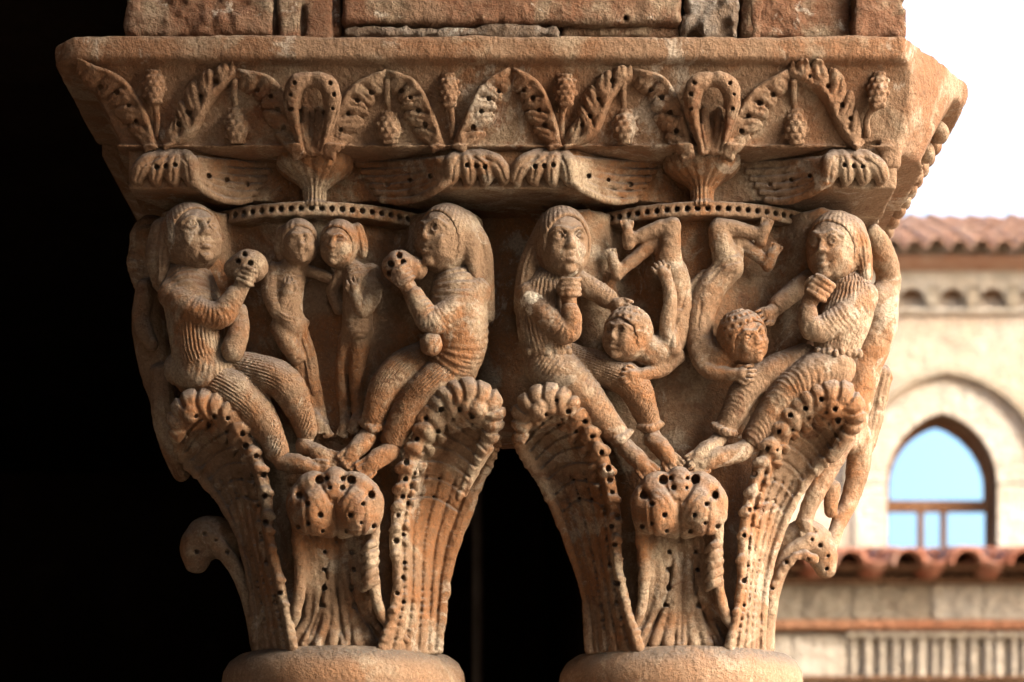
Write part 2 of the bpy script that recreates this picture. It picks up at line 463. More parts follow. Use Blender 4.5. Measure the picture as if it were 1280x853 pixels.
def face(g, L, k=3, worn=0.0):
    """head with brow, eyes, nose, mouth, chin"""
    r = L.r; m = r[0]; fr = L.frame()
    g.ell(L.cu, r, frame=fr, k=k)
    g.ell(L(0, -0.42, 0.16), (r[0]*0.84, r[1]*0.62, r[2]*0.80), frame=fr, k=7)          # jaw
    T = lambda pts, **kw: g.tube([(*L(*p[:3]), p[3] * m) for p in pts], **kw)
    for sgn in (-1, 1):
        g.ell(L(sgn*0.40, 0.06, 0.98), (m*.27, m*.19, m*.16), frame=fr, k=3, op='sub')    # socket
        T([(sgn*0.12, .20, .99, .07), (sgn*0.42, .30, .90, .075), (sgn*0.70, .16, .70, .06)], k=3)   # brow
        g.ell(L(sgn*0.40, 0.05, 0.80), (m*.18, m*.12, m*.17), frame=fr, k=1.0)            # eyeball
        T([(sgn*0.20, .04, .95, .04), (sgn*0.40, .19, .95, .05), (sgn*0.63, .04, .80, .04)], k=1)  # upper lid
        T([(sgn*0.20, .04, .95, .035), (sgn*0.40, -.10, .94, .045), (sgn*0.63, .04, .80, .035)], k=1)
        q = L(sgn*0.40, 0.05, 1.0)
        g.ell(q, (m*.045, m*.045, m*.07), frame=fr, k=0.5, op='sub')                        # drilled pupil
        g.ell(L(sgn*0.14, -.28, 1.0), (m*.10, m*.09, m*.10), frame=fr, k=2)               # nostril wing
        g.ell(L(sgn*0.45, -.32, .70), (m*.27, m*.25, m*.22), frame=fr, k=5)               # cheek
    T([(0, .20, .95, .07), (0, -.05, 1.03, .09), (0, -.25, 1.07, .12)], k=4)             # nose
    T([(-.30, -.54, .80, .05), (0, -.50, .95, .075), (.30, -.54, .80, .05)], k=2)         # lips
    T([(-.25, -.66, .80, .05), (0, -.68, .93, .08), (.25, -.66, .80, .05)], k=2)
    T([(-.30, -.60, .84, .025), (0, -.59, 1.01, .03), (.30, -.60, .84, .025)], k=1, op='sub')
    g.ell(L(0, -.92, .66), (m*.24, m*.18, m*.20), frame=fr, k=5)                          # chin

def hair_cap(g, L, grow=1.10, lines=19, amp=1.3, open_=(0, -.42, .72), osz=(1.16, 1.06, .80), back=-.10):
    """skull cap of hair opened over the face, combed with grooves"""
    r = L.r; fr = L.frame()
    g.ell(L(0, .06, back), (r[0]*grow, r[1]*grow, r[2]*grow), frame=fr, k=0)
    x, y, z = g.ax[0][:, None, None] - L.c[0], g.ax[1][None, :, None] - L.c[1], g.ax[2][None, None, :] - L.c[2]
    a = x*L.R[0] + y*L.R[1] + z*L.R[2]; c = x*L.Fw[0] + y*L.Fw[1] + z*L.Fw[2]; b = x*L.U[0] + y*L.U[1] + z*L.U[2]
    az = np.arctan2(c + 0.25*b, np.abs(a) + 2)
    g.d += amp * (np.abs(np.sin(az * lines)) - 0.5) * (-1.0)
    g.ell(L(*open_), (r[0]*osz[0], r[1]*osz[1], r[2]*osz[2]), frame=fr, k=5, op='sub')

def foot(g, heel, toe, r=10, toes=5, spread=0.9):
    """bare foot: heel, instep, five toes side by side"""
    h, t = np.array(heel, float), np.array(toe, float)
    d = t - h; ln = np.linalg.norm(d[:2]); n = np.array((-d[1], d[0], 0)) / (ln + 1e-6)
    g.tube([(*h, r), (*(h + d*0.45 + (0, -r*.15, -2)), r*1.02), (*(h + d*0.74), r*0.80)], k=4)
    for i in range(toes):
        o = (i / (toes - 1) - 0.5) * 2 * r * spread
        a = h + d * 0.66 + n * o * 0.92 + (0, 0, -r*.30)
        b = h + d * (1.03 - 0.03 * abs(i - 1.5)) + n * o * 1.06 + (0, 0, -r*.12)
        g.tube([(*a, r*.23), (*b, r*.26)], k=0.5)

def hand(g, wrist, tip, r=8, curl=0.25, fingers=4, thumb=1):
    """open or slightly bent hand lying on something: palm, four fingers, thumb at the side"""
    a, t = np.array(wrist, float), np.array(tip, float)
    d = t - a; ln = np.linalg.norm(d[:2]); n = np.array((-d[1], d[0], 0)) / (ln + 1e-6)
    g.tube([(*a, r*.72), (*(a + d*.42), r*.95)], k=3)
    for i in range(fingers):
        o = (i / (fingers - 1) - 0.5) * 2 * r * 0.95
        l = 1.0 - 0.10 * abs(i - 1.4)
        p0, p1, p2 = a + d*.42 + n*o*.85, a + d*.74*l + n*o + (0, 0, -r*.25), a + d*l + n*o*1.05 + (0, 0, r*curl)
        g.tube([(*p0, r*.27), (*p1, r*.27), (*p2, r*.22)], k=0.8)
    p0 = a + d*.18 + n*thumb*r*.7
    g.tube([(*p0, r*.33), (*(a + d*.42 + n*thumb*r*1.35 + (0, 0, -2)), r*.28), (*(a + d*.62 + n*thumb*r*1.3), r*.23)], k=1.2)

def fist(g, c, r, wrist, k=3):
    """closed hand round something: palm with four fingers folded across it and a thumb"""
    c = np.array(c, float); wv = c - np.array(wrist, float); wv /= np.linalg.norm(wv) + 1e-6
    n = np.array((-wv[1], wv[0], 0)); n /= np.linalg.norm(n) + 1e-6
    g.tube([(*wrist, r*.62), (*(c - wv*r*.3), r*.72)], k=3)
    g.ell(tuple(c), (r*.86, r*.86, r*.8), k=k)
    for i in range(4):
        o = wv * (i - 1.3) * r * .42
        q = [c + o + n*r*.85 + (0, 0, r*.1), c + o + n*r*.35 + (0, 0, -r*.85), c + o - n*r*.55 + (0, 0, -r*.72)]
        g.tube([(*p, r*.235) for p in q], k=0.8)
    g.tube([(*(c - wv*r*.7 - n*r*.5), r*.27), (*(c - n*r*.82 + (0, 0, -r*.45)), r*.26), (*(c + wv*r*.6 - n*r*.6 + (0, 0, -r*.55)), r*.22)], k=0.8)


JOBS = []                                        # (builder, name, key, parent key, label, material); built on threads
def job(name, parent, key=None, label=None, mat=None):
    def deco(f):
        JOBS.append((f, name, key, parent, label, mat)); return f
    return deco
# ------------------------------------------------------------------ the twin capital
CW = 285.0                                       # depth of the column axes
BELLS = {'l': (402.0, 430.0), 'r': (872.0, 851.0)}    # column of the axis at the top and at the foot
VV = np.array([240, 262, 350, 450, 550, 650, 750, 812], float)
RR = np.array([172, 172, 160, 146, 133, 120, 112, 120], float)
def bell_axis(side, v):
    t = (v - 262.0) / (805 - 262.0)
    a, b = BELLS[side]; return a + (b - a) * t
def bell_w(side, u, v):                          # depth of the bell's surface behind a pixel
    k = 1 + 150 / F
    r = np.interp(v, VV, RR); dx = (u - bell_axis(side, v)) * k
    return CW - math.sqrt(max(r*r - dx*dx, 400.0))

def rel(side, pts, lift):                        # put (u,v,r) points at 'lift' radii off the bell
    return [(u, v, bell_w(side, u, v) - lift * r, r) for u, v, r in pts]

def bell_fn(side):
    def f(x, y, z):
        k = 1 + CW / F
        v = VH + y / k
        ax = (np.interp(v, [262, 805], BELLS[side]) - 640) * k
        r = np.interp(v, VV, RR)
        return (np.sqrt((x - ax)**2 + (z - CW)**2) - r) * 0.93
    return f

def make_bell(side):
    a = BELLS[side]
    g = Field(a[0] - 250, a[0] + 250, 225, 818, 95, 480, 4.6)
    g.fn(bell_fn(side))
    for cu, cb in ((-1, -1), (1, 1)):            # corner masses behind the seated figures
        for wt in (150, 420):
            g.tube([(a[0] + cu*158, 235, wt, 52), (a[0] + cu*148, 330, wt + (10 if wt < 200 else -10), 46),
                    (a[0] + cu*118, 450, wt + (40 if wt < 200 else -40), 40), (a[0] + cu*90, 560, wt + (60 if wt < 200 else -60), 24)], k=30)
    V1 = P(0, 262, 110)[1]; V2 = P(0, 806, 165)[1]
    g.fn(lambda x, y, z: np.maximum(V1 - y, y - V2) + 0*x, op='int')
    g.rough(30, 1.6, 3).rough(11, 0.7, 5)
    return g
for sd, lb in (('l', 'smooth bell behind the standing pair'), ('r', 'smooth bell behind the inverted pair')):
    job('bell', 'cap', 'bell_' + sd, lb)(lambda sd=sd: make_bell(sd))

@job('web', 'cap', label='recessed stone joining the two bells')
def _():
    g = Field(570, 705, 235, 600, 165, 420, 4.0)
    g.box((637, 390, 290), (58, 172, 95), rnd=12)
    g.tube([(600, 600, 290, 40), (638, 585, 290, 28), (676, 600, 290, 40)], k=6, op='sub')
    g.rough(24, 1.5, 8)
    return g

@job('abacus', 'cap', 'abacus', 'abacus with hollowed sides and blunt corners')
def _():
    g = Field(140, 1145, 176, 262, 58, 300, 3.1)
    T, Bt = P(0, 186, 66)[1], P(0, 236, 66)[1]
    x0, x1 = P(160, 200, 66)[0], P(1121, 200, 66)[0]
    ctr = 0.5 * (x0 + x1)
    def f(x, y, z):
        under = np.maximum(y - Bt, 0) * 0
        dx = np.abs(x - ctr) - (x1 - x0) * 0.5
        d = np.maximum(np.maximum(dx, 66 - z), z - 1000)
        for cx in (395, 876):                                # hollow of each bay
            c = (cx - 640) * 1.03
            d = np.maximum(d, 243 - np.sqrt((x - c)**2 * 1.05 + (z + 113)**2))
        d = np.maximum(d, 300 - np.sqrt((x - x0 + 230)**2 + (z - 300)**2))
        return np.maximum(np.maximum(d, T - y), y - Bt) + under
    g.fn(f)
    g.rough(30, .9, 4).rough(9, 0.6, 6)
    return g

# pierced fillet round the head of each bell
def make_fillet(side):
    cu = BELLS[side][0] - (2 if side == 'l' else -2)
    g = Field(cu - 178, cu + 178, 236, 300, 80, 250, 1.7)
    V1, V2 = P(0, 251, 90)[1], P(0, 269, 90)[1]
    cx = (cu - 640) * (1 + CW / F) * 0.985
    def f(x, y, z):
        r = np.sqrt((x - cx)**2 + (z - CW)**2)
        yy = np.abs(y - (V1 + V2) / 2) - (V2 - V1) / 2 + 3
        rr = np.abs(r - 178) - 16 + 3
        return np.sqrt(np.maximum(yy, 0)**2 + np.maximum(rr, 0)**2) + np.minimum(np.maximum(yy, rr), 0) - 3
    g.fn(f).rough(12, 0.9, 2)
    for i in range(-16, 17):
        th = math.radians(i * 4.0)
        x = cx + 194 * math.sin(th); w = CW - 194 * math.cos(th)
        y = (V1 + V2) / 2
        k = 1 + w / F; u, v = 640 + x / k, VH + y / k
        w2 = w + 12 * math.cos(th); u2 = 640 + (x - 12 * math.sin(th)) / (1 + w2 / F)
        g.tube([(u, v, w - 3, 3.9), (u2, v + 0.5, w2, 3.3)], k=0.4, op='sub')
    return g
for sd in 'lr':
    job('pierced_fillet', 'cap', label='curved fillet pierced with a row of drilled dots')(lambda sd=sd: make_fillet(sd))

# fluted cup under each palmette
def make_cup(cu):
    g = Field(cu - 52, cu + 52, 180, 256, 48, 200, 1.5)
    cx = (cu - 640) * 1.042; wc = 106
    vs_ = [182, 194, 200, 208, 215, 221, 228, 236, 250, 256]; rs_ = [48, 52, 49, 49, 44, 35, 23, 15, 14, 18]
    def f(x, y, z):
        v = VH + y / (1 + 100 / F)
        r = np.interp(v, vs_, rs_)
        an = np.arctan2(x - cx, -(z - wc))
        return (np.sqrt((x - cx)**2 + (z - wc)**2) - r - 3.0 * (np.abs(np.sin(an * 9)) - 0.6) * np.clip((v - 190) / 8, 0, 1)) * 0.8
    g.fn(f); g.fn(lambda x, y, z: np.maximum(P(0, 188, 80)[1] - y, y - P(0, 254, 80)[1]) + 0*x, op='int')
    return g.rough(10, 0.8, int(cu))
for cu in (395, 876):
    job('fluted_cup', 'cap', label='fluted cup standing on the pierced fillet')(lambda cu=cu: make_cup(cu))

# broad leaves that sweep from the cups up to the blunt corners and turn over there
def hollow_w(cx, u):
    x = (u - cx) * 1.03
    return max(66.0, -113 + math.sqrt(max(243**2 - 1.05 * x * x, 0)))
def make_volute(cx, s, cu0):
    """s = +1: the leaf ends at a corner right of the cup. cu0: column of the leaf's turned-over tip"""
    us = sorted([cx + s*30, cu0 + s*72])
    g = Field(us[0] - 6, us[1] + 6, 182, 272, 30, 190, 1.5)
    n = 7
    for j in range(6):                            # long fluted stalk of six ribs
        t = j / 5
        pts = []
        for i in range(n):
            q = i / (n - 1)
            u = cx + s*(52 + 30*t) + (cu0 + s*(2 + 4*t) - cx - s*(52 + 30*t)) * q
            v0 = 206 + 44*t; v1 = 200 + 14*t
            v = v0 + (v1 - v0) * (q ** 1.5) + 9*t*math.sin(math.pi*q)
            pts.append((u, v, hollow_w(cx, u) - 1 - 7*q - 2*t, 4.2 + 2.6*q*(1 - .3*t)))
        g.tube(pts, k=2.0, n=2)
    for j in range(4):                            # turned-over lobes at the corner
        a = j / 3.0
        u0 = cu0 + s*(0 + 30*a); u2 = cu0 + s*(-6 + 66*a)
        g.tube([(u0, 198 - 2*a, 62, 11), (u0 + (u2-u0)*.62, 205, 55, 12.5), (u2, 220 - 1*a, 58, 10.5), (u2 - s*3, 231 - 2*a, 66, 5)], k=1.2)
        g.stroke([(u0 + s*3, 197), (u0 + (u2-u0)*.7 + s*2, 207), (u2 + s*1, 226)], 1.5, 2.0, w=58)
    for j in range(3):
        a = (j + 0.5) / 3
        g.hole(cu0 + s*(8 + 34*a), 206 + 3*a, 3.2, 10)
    for q in (0.25, 0.5, 0.72):
        g.hole(cx + s*60 + (cu0 - cx - s*60)*q, 236 - 22*q, 3.0, 10)
    return g.rough(11, 0.8, int(cu0))
for cx, s_, cu0 in ((395, -1, 232), (395, 1, 570), (876, -1, 705), (876, 1, 1042)):
    job('corner_volute_leaf', 'cap')(lambda cx=cx, s_=s_, cu0=cu0: make_volute(cx, s_, cu0))

# ---- big acanthus leaves at the corners of the bells
def make_corner_leaf(A, H, B, holesA, curl, seed):
    """A: near edge with drilled roll, B: far edge, H: hollow between them, all (u,v,w)"""
    q = np.vstack([A, H, B, np.array(curl)[:, :3]])
    lo, hi = q.min(0) - 26, q.max(0) + 26
    g = Field(lo[0], hi[0], lo[1], hi[1], lo[2], hi[2], 1.85)
    rnd_ = random.Random(seed)
    m = 58
    def rs(p):
        p = spline(p, 10); return np.array([[np.interp(t, np.linspace(0, 1, len(p)), p[:, i]) for i in range(3)] for t in np.linspace(0, 1, m)])
    a, h_, b = rs(A), rs(H), rs(B)
    for i in range(m):                            # rows of the blade, hollow in the middle
        pts = []
        for t in np.linspace(0, 1, 6):
            j = max(0, min(m - 1, i - int(round(5 * math.sin(math.pi * t)))))
            p = a[i]*(1-t)**2 + 2*h_[j]*t*(1-t) + b[i]*t*t
            rib = 1.6 * ((i % 6) / 5.0) * min(1, max(0, (i - 22) / 8)) if i < m - 9 else 0
            pts.append((*p, 7.5 - rib))
        g.tube(pts, k=2.5, smooth=False)
    g.tube([(*p[:3], p[3] * 1.18) for p in curl], k=5)
    cs = spline(curl, 10); acc = 0.0
    for i in range(1, len(cs) - 1):                # finger-like lobes wrapped over the curl
        d = cs[i+1][:2] - cs[i][:2]; ln = np.linalg.norm(d); acc += ln
        if acc > 13 and cs[i][3] > 9:
            acc = 0.0; n2 = np.array((-d[1], d[0])) / (ln + 1e-6); r = cs[i][3] * 1.25; tl = d / (ln + 1e-6) * r * .35
            g.stroke([tuple(cs[i][:2] - n2*r - tl), tuple(cs[i][:2]), tuple(cs[i][:2] + n2*r - tl)], 2.6, 4.5, w=cs[i][2] - 10)
    g.tube([(*(a[i] + (0, 0, 1.0)), 4.5 + 8.5*i/m) for i in range(0, m, 2)], k=4, smooth=False)
    for e, (pp, oo, sz, lobes) in enumerate(((a, h_, 1.0, 14), (b, h_, 0.5, 15))):
        for row in (0, 1) if e == 0 else (0,):
            for i in range(lobes):
                t = (i + 0.4 + 0.45*row + rnd_.uniform(-.15, .15)) / lobes
                f = min(m - 2.001, t * (m - 1)); j = int(f)
                c = pp[j] + (pp[j+1] - pp[j]) * (f - j)
                d = pp[j+1] - pp[j]; d = d / (np.linalg.norm(d) + 1e-6)
                nn = oo[j] - pp[j]; nn[2] *= 0.3; nn = nn - d * nn.dot(d); nn = nn / (np.linalg.norm(nn) + 1e-6)
                r = (4.2 + 8.0 * t) * sz * rnd_.uniform(.9, 1.1) * (0.8 if row else 1)
                c = c + nn * r * (1.9 if row else 0) + np.array((0, 0, r * (.5 if row else -.2)))
                g.tube([(*(c - nn*r*1.1 - d*r*.5), r*.7), (*(c + (0, 0, -r*.7)), r), (*(c + nn*r*1.2 - d*r*.7 + (0, 0, -r*.1)), r*.85), (*(c + nn*r*1.7 - d*r*1.5 + (0, 0, r*.6)), r*.5)], k=1.2, n=2)
    for t in (.12, .3, .5, .7, .88):               # upright veins rising from the foot
        pts = [a[i]*(1-t)**2 + 2*h_[i]*t*(1-t) + b[i]*t*t for i in range(0, 34, 6)]
        g.stroke([(p[0], p[1]) for p in pts], 2.6, 3.6, w=float(np.mean([p[2] for p in pts])))
    for i in range(24, m - 8, 4):                  # scale-like arcs across the hollow
        pts = []
        for t in np.linspace(.16, .86, 7):
            p = a[i]*(1-t)**2 + 2*h_[i]*t*(1-t) + b[i]*t*t
            pts.append((p[0], p[1] - 7 * math.sin(math.pi * (t - .16) / .7), p[2]))
        wm = float(np.mean([p[2] for p in pts]))
        g.stroke([(p[0], p[1]) for p in pts], 1.9, 2.8, w=wm); g.stroke([(p[0], p[1] + 4.5) for p in pts], 2.2, -1.6, w=wm)
    for (u, v) in holesA: g.hole(u + rnd_.uniform(-2, 2), v + rnd_.uniform(-2, 2), 3.7, 14)
    for t in np.linspace(.12, .9, 9):             # drills of the inner row
        j = int(t * (m - 1)); c = a[j] * .72 + h_[j] * .28
        g.hole(c[0], c[1], 2.6, 10)
    return g.rough(13, 1.2, seed).rough(5.5, .7, seed + 1)

def L3(uv, ws):
    return np.array([(u, v, np.interp(i / (len(uv) - 1), np.linspace(0, 1, len(ws)), ws)) for i, (u, v) in enumerate([(uv[0][0], uv[0][1] + 20)] + list(uv[1:]))], float)
WA = [150, 140, 132, 120, 104, 95]
WH = [194, 204, 214, 216, 208, 178]
WB = [200, 198, 194, 184, 164, 140]
leaves = [
 # left capital, outer corner (in shade)
 (L3([(366,790),(350,735),(336,672),(333,625),(318,572),(290,528),(255,512),(232,520)], WA),
  L3([(330,792),(315,730),(300,670),(292,620),(280,580),(258,560),(240,545),(228,535)], WH),
  L3([(322,792),(316,735),(303,676),(281,632),(254,600),(232,575),(222,552),(220,535)], WB),
  [(266,519),(285,521),(301,541),(306,558),(320,571),(328,595),(333,619),(331,653),(347,692),(351,742)],
  [(300,522,110,12),(268,508,98,17),(240,508,96,18),(224,524,108,14),(222,542,122,10)], 21),
 # left capital, inner corner
 (L3([(478,790),(498,735),(494,675),(502,620),(513,570),(540,528),(575,508),(605,512)], WA),
  L3([(530,792),(528,730),(528,670),(538,620),(555,578),(575,560),(594,545),(606,535)], WH),
  L3([(548,792),(555,745),(566,690),(585,640),(600,600),(612,575),(618,555),(619,538)], WB),
  [(520,549),(508,578),(505,598),(503,620),(497,645),(494,675),(503,720),(498,742),(532,524),(553,511),(575,513),(592,519)],
  [(530,520,110,12),(560,498,98,17),(592,495,94,19),(614,512,102,16),(612,545,118,11),(596,580,132,8),(575,622,142,5)], 22),
 # right capital, inner corner
 (L3([(798,790),(776,735),(769,681),(766,630),(752,572),(728,528),(695,508),(665,515)], WA),
  L3([(752,792),(745,730),(735,670),(722,620),(706,580),(690,560),(672,545),(658,538)], WH),
  L3([(738,792),(732,745),(716,690),(696,640),(676,600),(660,575),(650,555),(648,540)], WB),
  [(697,503),(710,516),(731,526),(741,546),(750,566),(761,584),(761,599),(764,616),(771,644),(764,659),(769,681),(771,729)],
  [(732,520,110,12),(705,502,98,17),(675,500,96,18),(655,518,104,14),(652,545,120,10)], 23),
 # right capital, outer corner (in the light)
 (L3([(912,790),(927,740),(930,675),(938,625),(958,565),(985,525),(1020,505),(1052,512)], WA),
  L3([(945,792),(945,735),(955,680),(968,630),(990,585),(1015,560),(1040,545),(1056,535)], WH),
  L3([(951,792),(955,742),(966,690),(985,640),(1010,600),(1035,572),(1056,550),(1066,535)], WB),
  [(1028,500),(1008,511),(986,518),(973,541),(960,561),(942,593),(936,636),(931,670),(929,727),(1043,512),(1050,525)],
  [(980,522,110,12),(1010,500,98,17),(1045,495,94,19),(1066,513,102,15),(1062,540,118,10),(1040,572,132,7)], 24),
]
for i, lf in enumerate(leaves):
    job('acanthus_leaf', 'cap')(lambda lf=lf: make_corner_leaf(*lf))

# ---- middle leaf with its curled-over head, under the feet
def make_mid_leaf(cu, cb, seed):
    g = Field(cu - 74, cu + 90, 578, 815, 50, 215, 1.85)
    sd = 'l' if cu < 640 else 'r'
    # blade: fluted sheet rising from the foot
    for t in np.linspace(-1, 1, 9):
        ub = cb + t*52; um = cu + 4 + t*40; ut = cu + t*44
        dep = 10 - 14*abs(t)
        g.tube([(ub + t*14, 806, bell_w(sd, ub, 800) - 2, 8), (ub - t*6, 770, bell_w(sd, ub, 770) - 5 + dep*.6, 7.5), (um, 720, 150 + dep, 7.5), (ut, 665, 136 + dep, 8), (ut, 625, 120 + dep, 9)], k=3, n=3)
    for t in (-1, 1):                             # rolled edges
        g.tube([(cb + t*78, 802, 168, 5), (cu + 4 + t*54, 770, 148, 7), (cu + 2 + t*46, 725, 138, 7.5), (cu + t*47, 670, 122, 8.5), (cu + t*46, 630, 108, 12)], k=4)
    for i_ in range(5): g.tube([(cu + 50, 678 + 12*i_, 122 + 3*i_, 6), (cu + 42, 682 + 12*i_, 114 + 4*i_, 5.5), (cu + 34, 690 + 12*i_, 122 + 4*i_, 3.5)], k=1.5)
    # curled head: lobes hanging over
    g.ell((cu, 634, 110), (55, 41, 42), k=4)
    for s_ in (-1, 1):
        g.ell((cu + s_*24, 638, 88), (27, 34, 30), rot=s_*-18, k=5)
        g.ell((cu + s_*44, 638, 98), (17, 32, 26), rot=s_*10, k=4)
        g.ell((cu + s_*28, 610, 98), (26, 20, 26), rot=s_*25, k=6)
    g.tube([(cu, 600, 92, 17), (cu + 1, 614, 80, 13), (cu, 630, 80, 6)], k=4)
    g.stroke([(cu - 1, 626), (cu, 650), (cu + 1, 676)], 2.6, 4, w=70)
    for s_ in (-1, 1):
        g.stroke([(cu + s_*5, 628), (cu + s_*14, 614), (cu + s_*22, 598)], 2.2, 3.5, w=80)
        g.stroke([(cu + s_*46, 612), (cu + s_*38, 622), (cu + s_*36, 650), (cu + s_*32, 672)], 2.0, 2.6, w=80)
        for o_ in (8, 16): g.stroke([(cu + s_*(2 + o_), 640 + o_*.5), (cu + s_*(10 + o_), 622 + o_*.4), (cu + s_*(22 + o_), 612 + o_*.6)], 1.6, 1.0, w=70)
        g.hole(cu + s_*20, 600, 6.0, 16); g.hole(cu + s_*45, 619, 5.0, 15)
        for (a, b) in ((8, 612), (19, 643), (15, 663), (33, 656), (34, 630), (47, 658), (10, 598)):
            g.hole(cu + s_*a + (a % 3) - 1, b + (b % 4) - 2, 3.1, 12)
        for b in (690, 712, 735, 757): g.hole(cu + 4 + s_*(17 + (b % 5)), b, 2.9, 9)
    for t in (-0.5, 0, 0.5): g.stroke([(cb + t*95, 803), (cu + 3 + t*44, 755), (cu + 3 + t*22, 700)], 2.2, 3.2)
    return g.rough(12, 1.2, seed).rough(5, 0.5, seed + 3)
job('curled_leaf', 'cap', label='leaf with a drilled curled head under the seated pair holding fruit')(lambda: make_mid_leaf(419, 431, 31))
job('curled_leaf', 'cap', label='leaf with a drilled curled head under the pair gripping inverted figures')(lambda: make_mid_leaf(849, 851, 32))

# ---- side leaves whose curled heads stand out left and right
@job('side_leaf', 'cap', label='side leaf with a drooping drilled head carrying the nude figure')
def _():
    g = Field(940, 1070, 625, 815, 215, 360, 1.9)
    for t in np.linspace(-1, 1, 6):
        g.tube([(957 + 4*t, 810, 285 + 34*t, 9), (962, 770, 285 + 34*t, 9), (970, 730, 285 + 34*t, 9), (985, 695, 285 + 33*t, 11), (1012, 676, 285 + 30*t, 13)], k=3)
    g.tube([(985, 680, 284, 22), (1008, 674, 280, 27), (1026, 690, 276, 22), (1032, 710, 276, 15)], k=5)
    g.tube([(962, 745, 240, 5), (978, 712, 238, 6), (1000, 694, 236, 7), (1018, 700, 240, 6)], k=2, fold=('R', 12, 2))
    for (u, v) in ((1015, 675), (1025, 682), (1010, 699), (997, 702), (983, 703), (1035, 695), (1033, 711), (966, 736)): g.hole(u, v, 2.8, 9)
    return g.rough(14, 1.1, 5).rough(6, .5, 6)
@job('side_leaf', 'cap', label='shaded side leaf with a drooping head')
def _():
    g = Field(205, 335, 625, 815, 215, 360, 2.0)
    for t in np.linspace(-1, 1, 6):
        g.tube([(322, 810, 285 + 34*t, 9), (315, 770, 285 + 34*t, 9), (305, 735, 285 + 34*t, 9), (288, 700, 285 + 33*t, 11), (262, 672, 285 + 30*t, 13)], k=3)
    g.tube([(290, 676, 282, 24), (262, 672, 278, 30), (247, 686, 276, 24), (246, 702, 276, 17)], k=6)
    for (u, v) in ((256, 668), (270, 676), (246, 690), (284, 690)): g.hole(u, v, 3, 9)
    return g.rough(14, 1.2, 7)
# ------------------------------------------------------------------ carved figures (parts of the capital)
def fig(key, label):
    return lambda f: job('carved_figure', 'cap', key, label)(f)

# ---- A: seated, outer corner of the left capital, lifting a fruit
LA = Local((241, 298, 98), (35, 41, 38), yaw=30, pitch=12, roll=-8)
@fig('A', 'seated long-haired figure in a pleated tunic raising a drilled fruit, at the shaded corner')
def _():
    g = Field(150, 435, 245, 605, 40, 190, 1.6)
    face(g, LA)
    g.tube([(238, 325, 112, 22), (240, 360, 116, 26), (246, 440, 122, 26), (262, 465, 124, 20)], k=6)       # neck, trunk
    g.tube([(216, 370, 100, 13), (250, 393, 82, 13), (279, 396, 76, 13), (292, 376, 74, 11), (302, 358, 74, 10)], k=4)
    fist(g, (307, 345, 72), 14, (301, 360, 74))
    g.tube([(262, 470, 124, 14), (305, 496, 118, 14), (332, 530, 126, 11), (350, 566, 130, 9)], k=4)
    g.tube([(290, 458, 124, 13), (350, 476, 114, 13), (372, 508, 122, 10), (386, 544, 132, 8)], k=4)
    foot(g, (352, 577, 124), (408, 590, 106), 12)
    g.tube([(386, 540, 130, 9), (380, 556, 126, 11)], k=3)
    foot(g, (381, 560, 124), (421, 578, 112), 11)
    return g.rough(5, .55, 7).rough(9, .9, 1)
@job('hair', 'A')
def _():
    g = Field(160, 300, 245, 370, 50, 170, 1.6)
    hair_cap(g, LA, 1.10)
    g.tube([(214, 278, 92, 9), (206, 305, 92, 9), (204, 330, 96, 8), (202, 352, 100, 6)], k=3, fold=('L', 9, 2.0))
    g.tube([(205, 290, 112, 18), (199, 320, 116, 18), (203, 352, 120, 14)], k=4, fold=('R', 7.4, 1.2))
    return g
@job('tunic', 'A')
def _():
    g = Field(175, 325, 325, 490, 45, 175, 1.5)
    g.tube([(236, 338, 116, 25), (238, 365, 112, 36), (244, 392, 108, 37)], k=4, fold=('R', 7.0, 1.9, -5))
    g.tube([(244, 396, 108, 37), (248, 436, 108, 35), (254, 452, 112, 33)], k=3, fold=('L', 45, 3.5))
    g.tube([(228, 462, 118, 24), (256, 466, 104, 27), (284, 460, 112, 16)], k=4, fold=('R', 6.6, 1.6, 4))
    g.tube([(216, 368, 98, 20), (242, 388, 80, 18), (272, 395, 74, 17), (284, 384, 73, 15), (294, 370, 73, 12.5)], k=3, fold=('R', 6.1, 1.4, 3))
    return g.rough(5, .35, 8).rough(12, 1.0, 2)
@job('trousers', 'A')
def _():
    g = Field(215, 405, 435, 580, 60, 190, 1.5)
    g.tube([(246, 470, 122, 28), (286, 486, 110, 28), (318, 513, 112, 24), (338, 545, 118, 18), (346, 564, 122, 16)], k=3, fold=('L', 42, 3.1))
    g.tube([(282, 456, 122, 20), (325, 466, 112, 23), (355, 480, 108, 23), (373, 510, 116, 18), (383, 538, 124, 14)], k=3, fold=('L', 38, 3.0))
    return g.rough(5, .3, 9).rough(13, 1.0, 3)
@job('held_fruit', 'A')
def _():
    g = Field(280, 345, 305, 375, 35, 120, 1.5)
    g.ell((312, 333, 82), (24, 21, 24), k=0).ell((295, 336, 84), (16, 14, 15), k=6)
    for (u, v) in ((306, 318), (298, 327), (313, 329), (320, 342)): g.hole(u, v, 3.6, 12)
    return g.rough(4.5, .5, 5).rough(9, .8, 4)
@job('purse', 'A')
def _():
    g = Field(275, 325, 375, 455, 60, 130, 1.6)
    g.tube([(299, 390, 96, 11), (298, 415, 90, 14), (291, 438, 88, 15)], k=3)
    return g.rough(6, .8, 5)

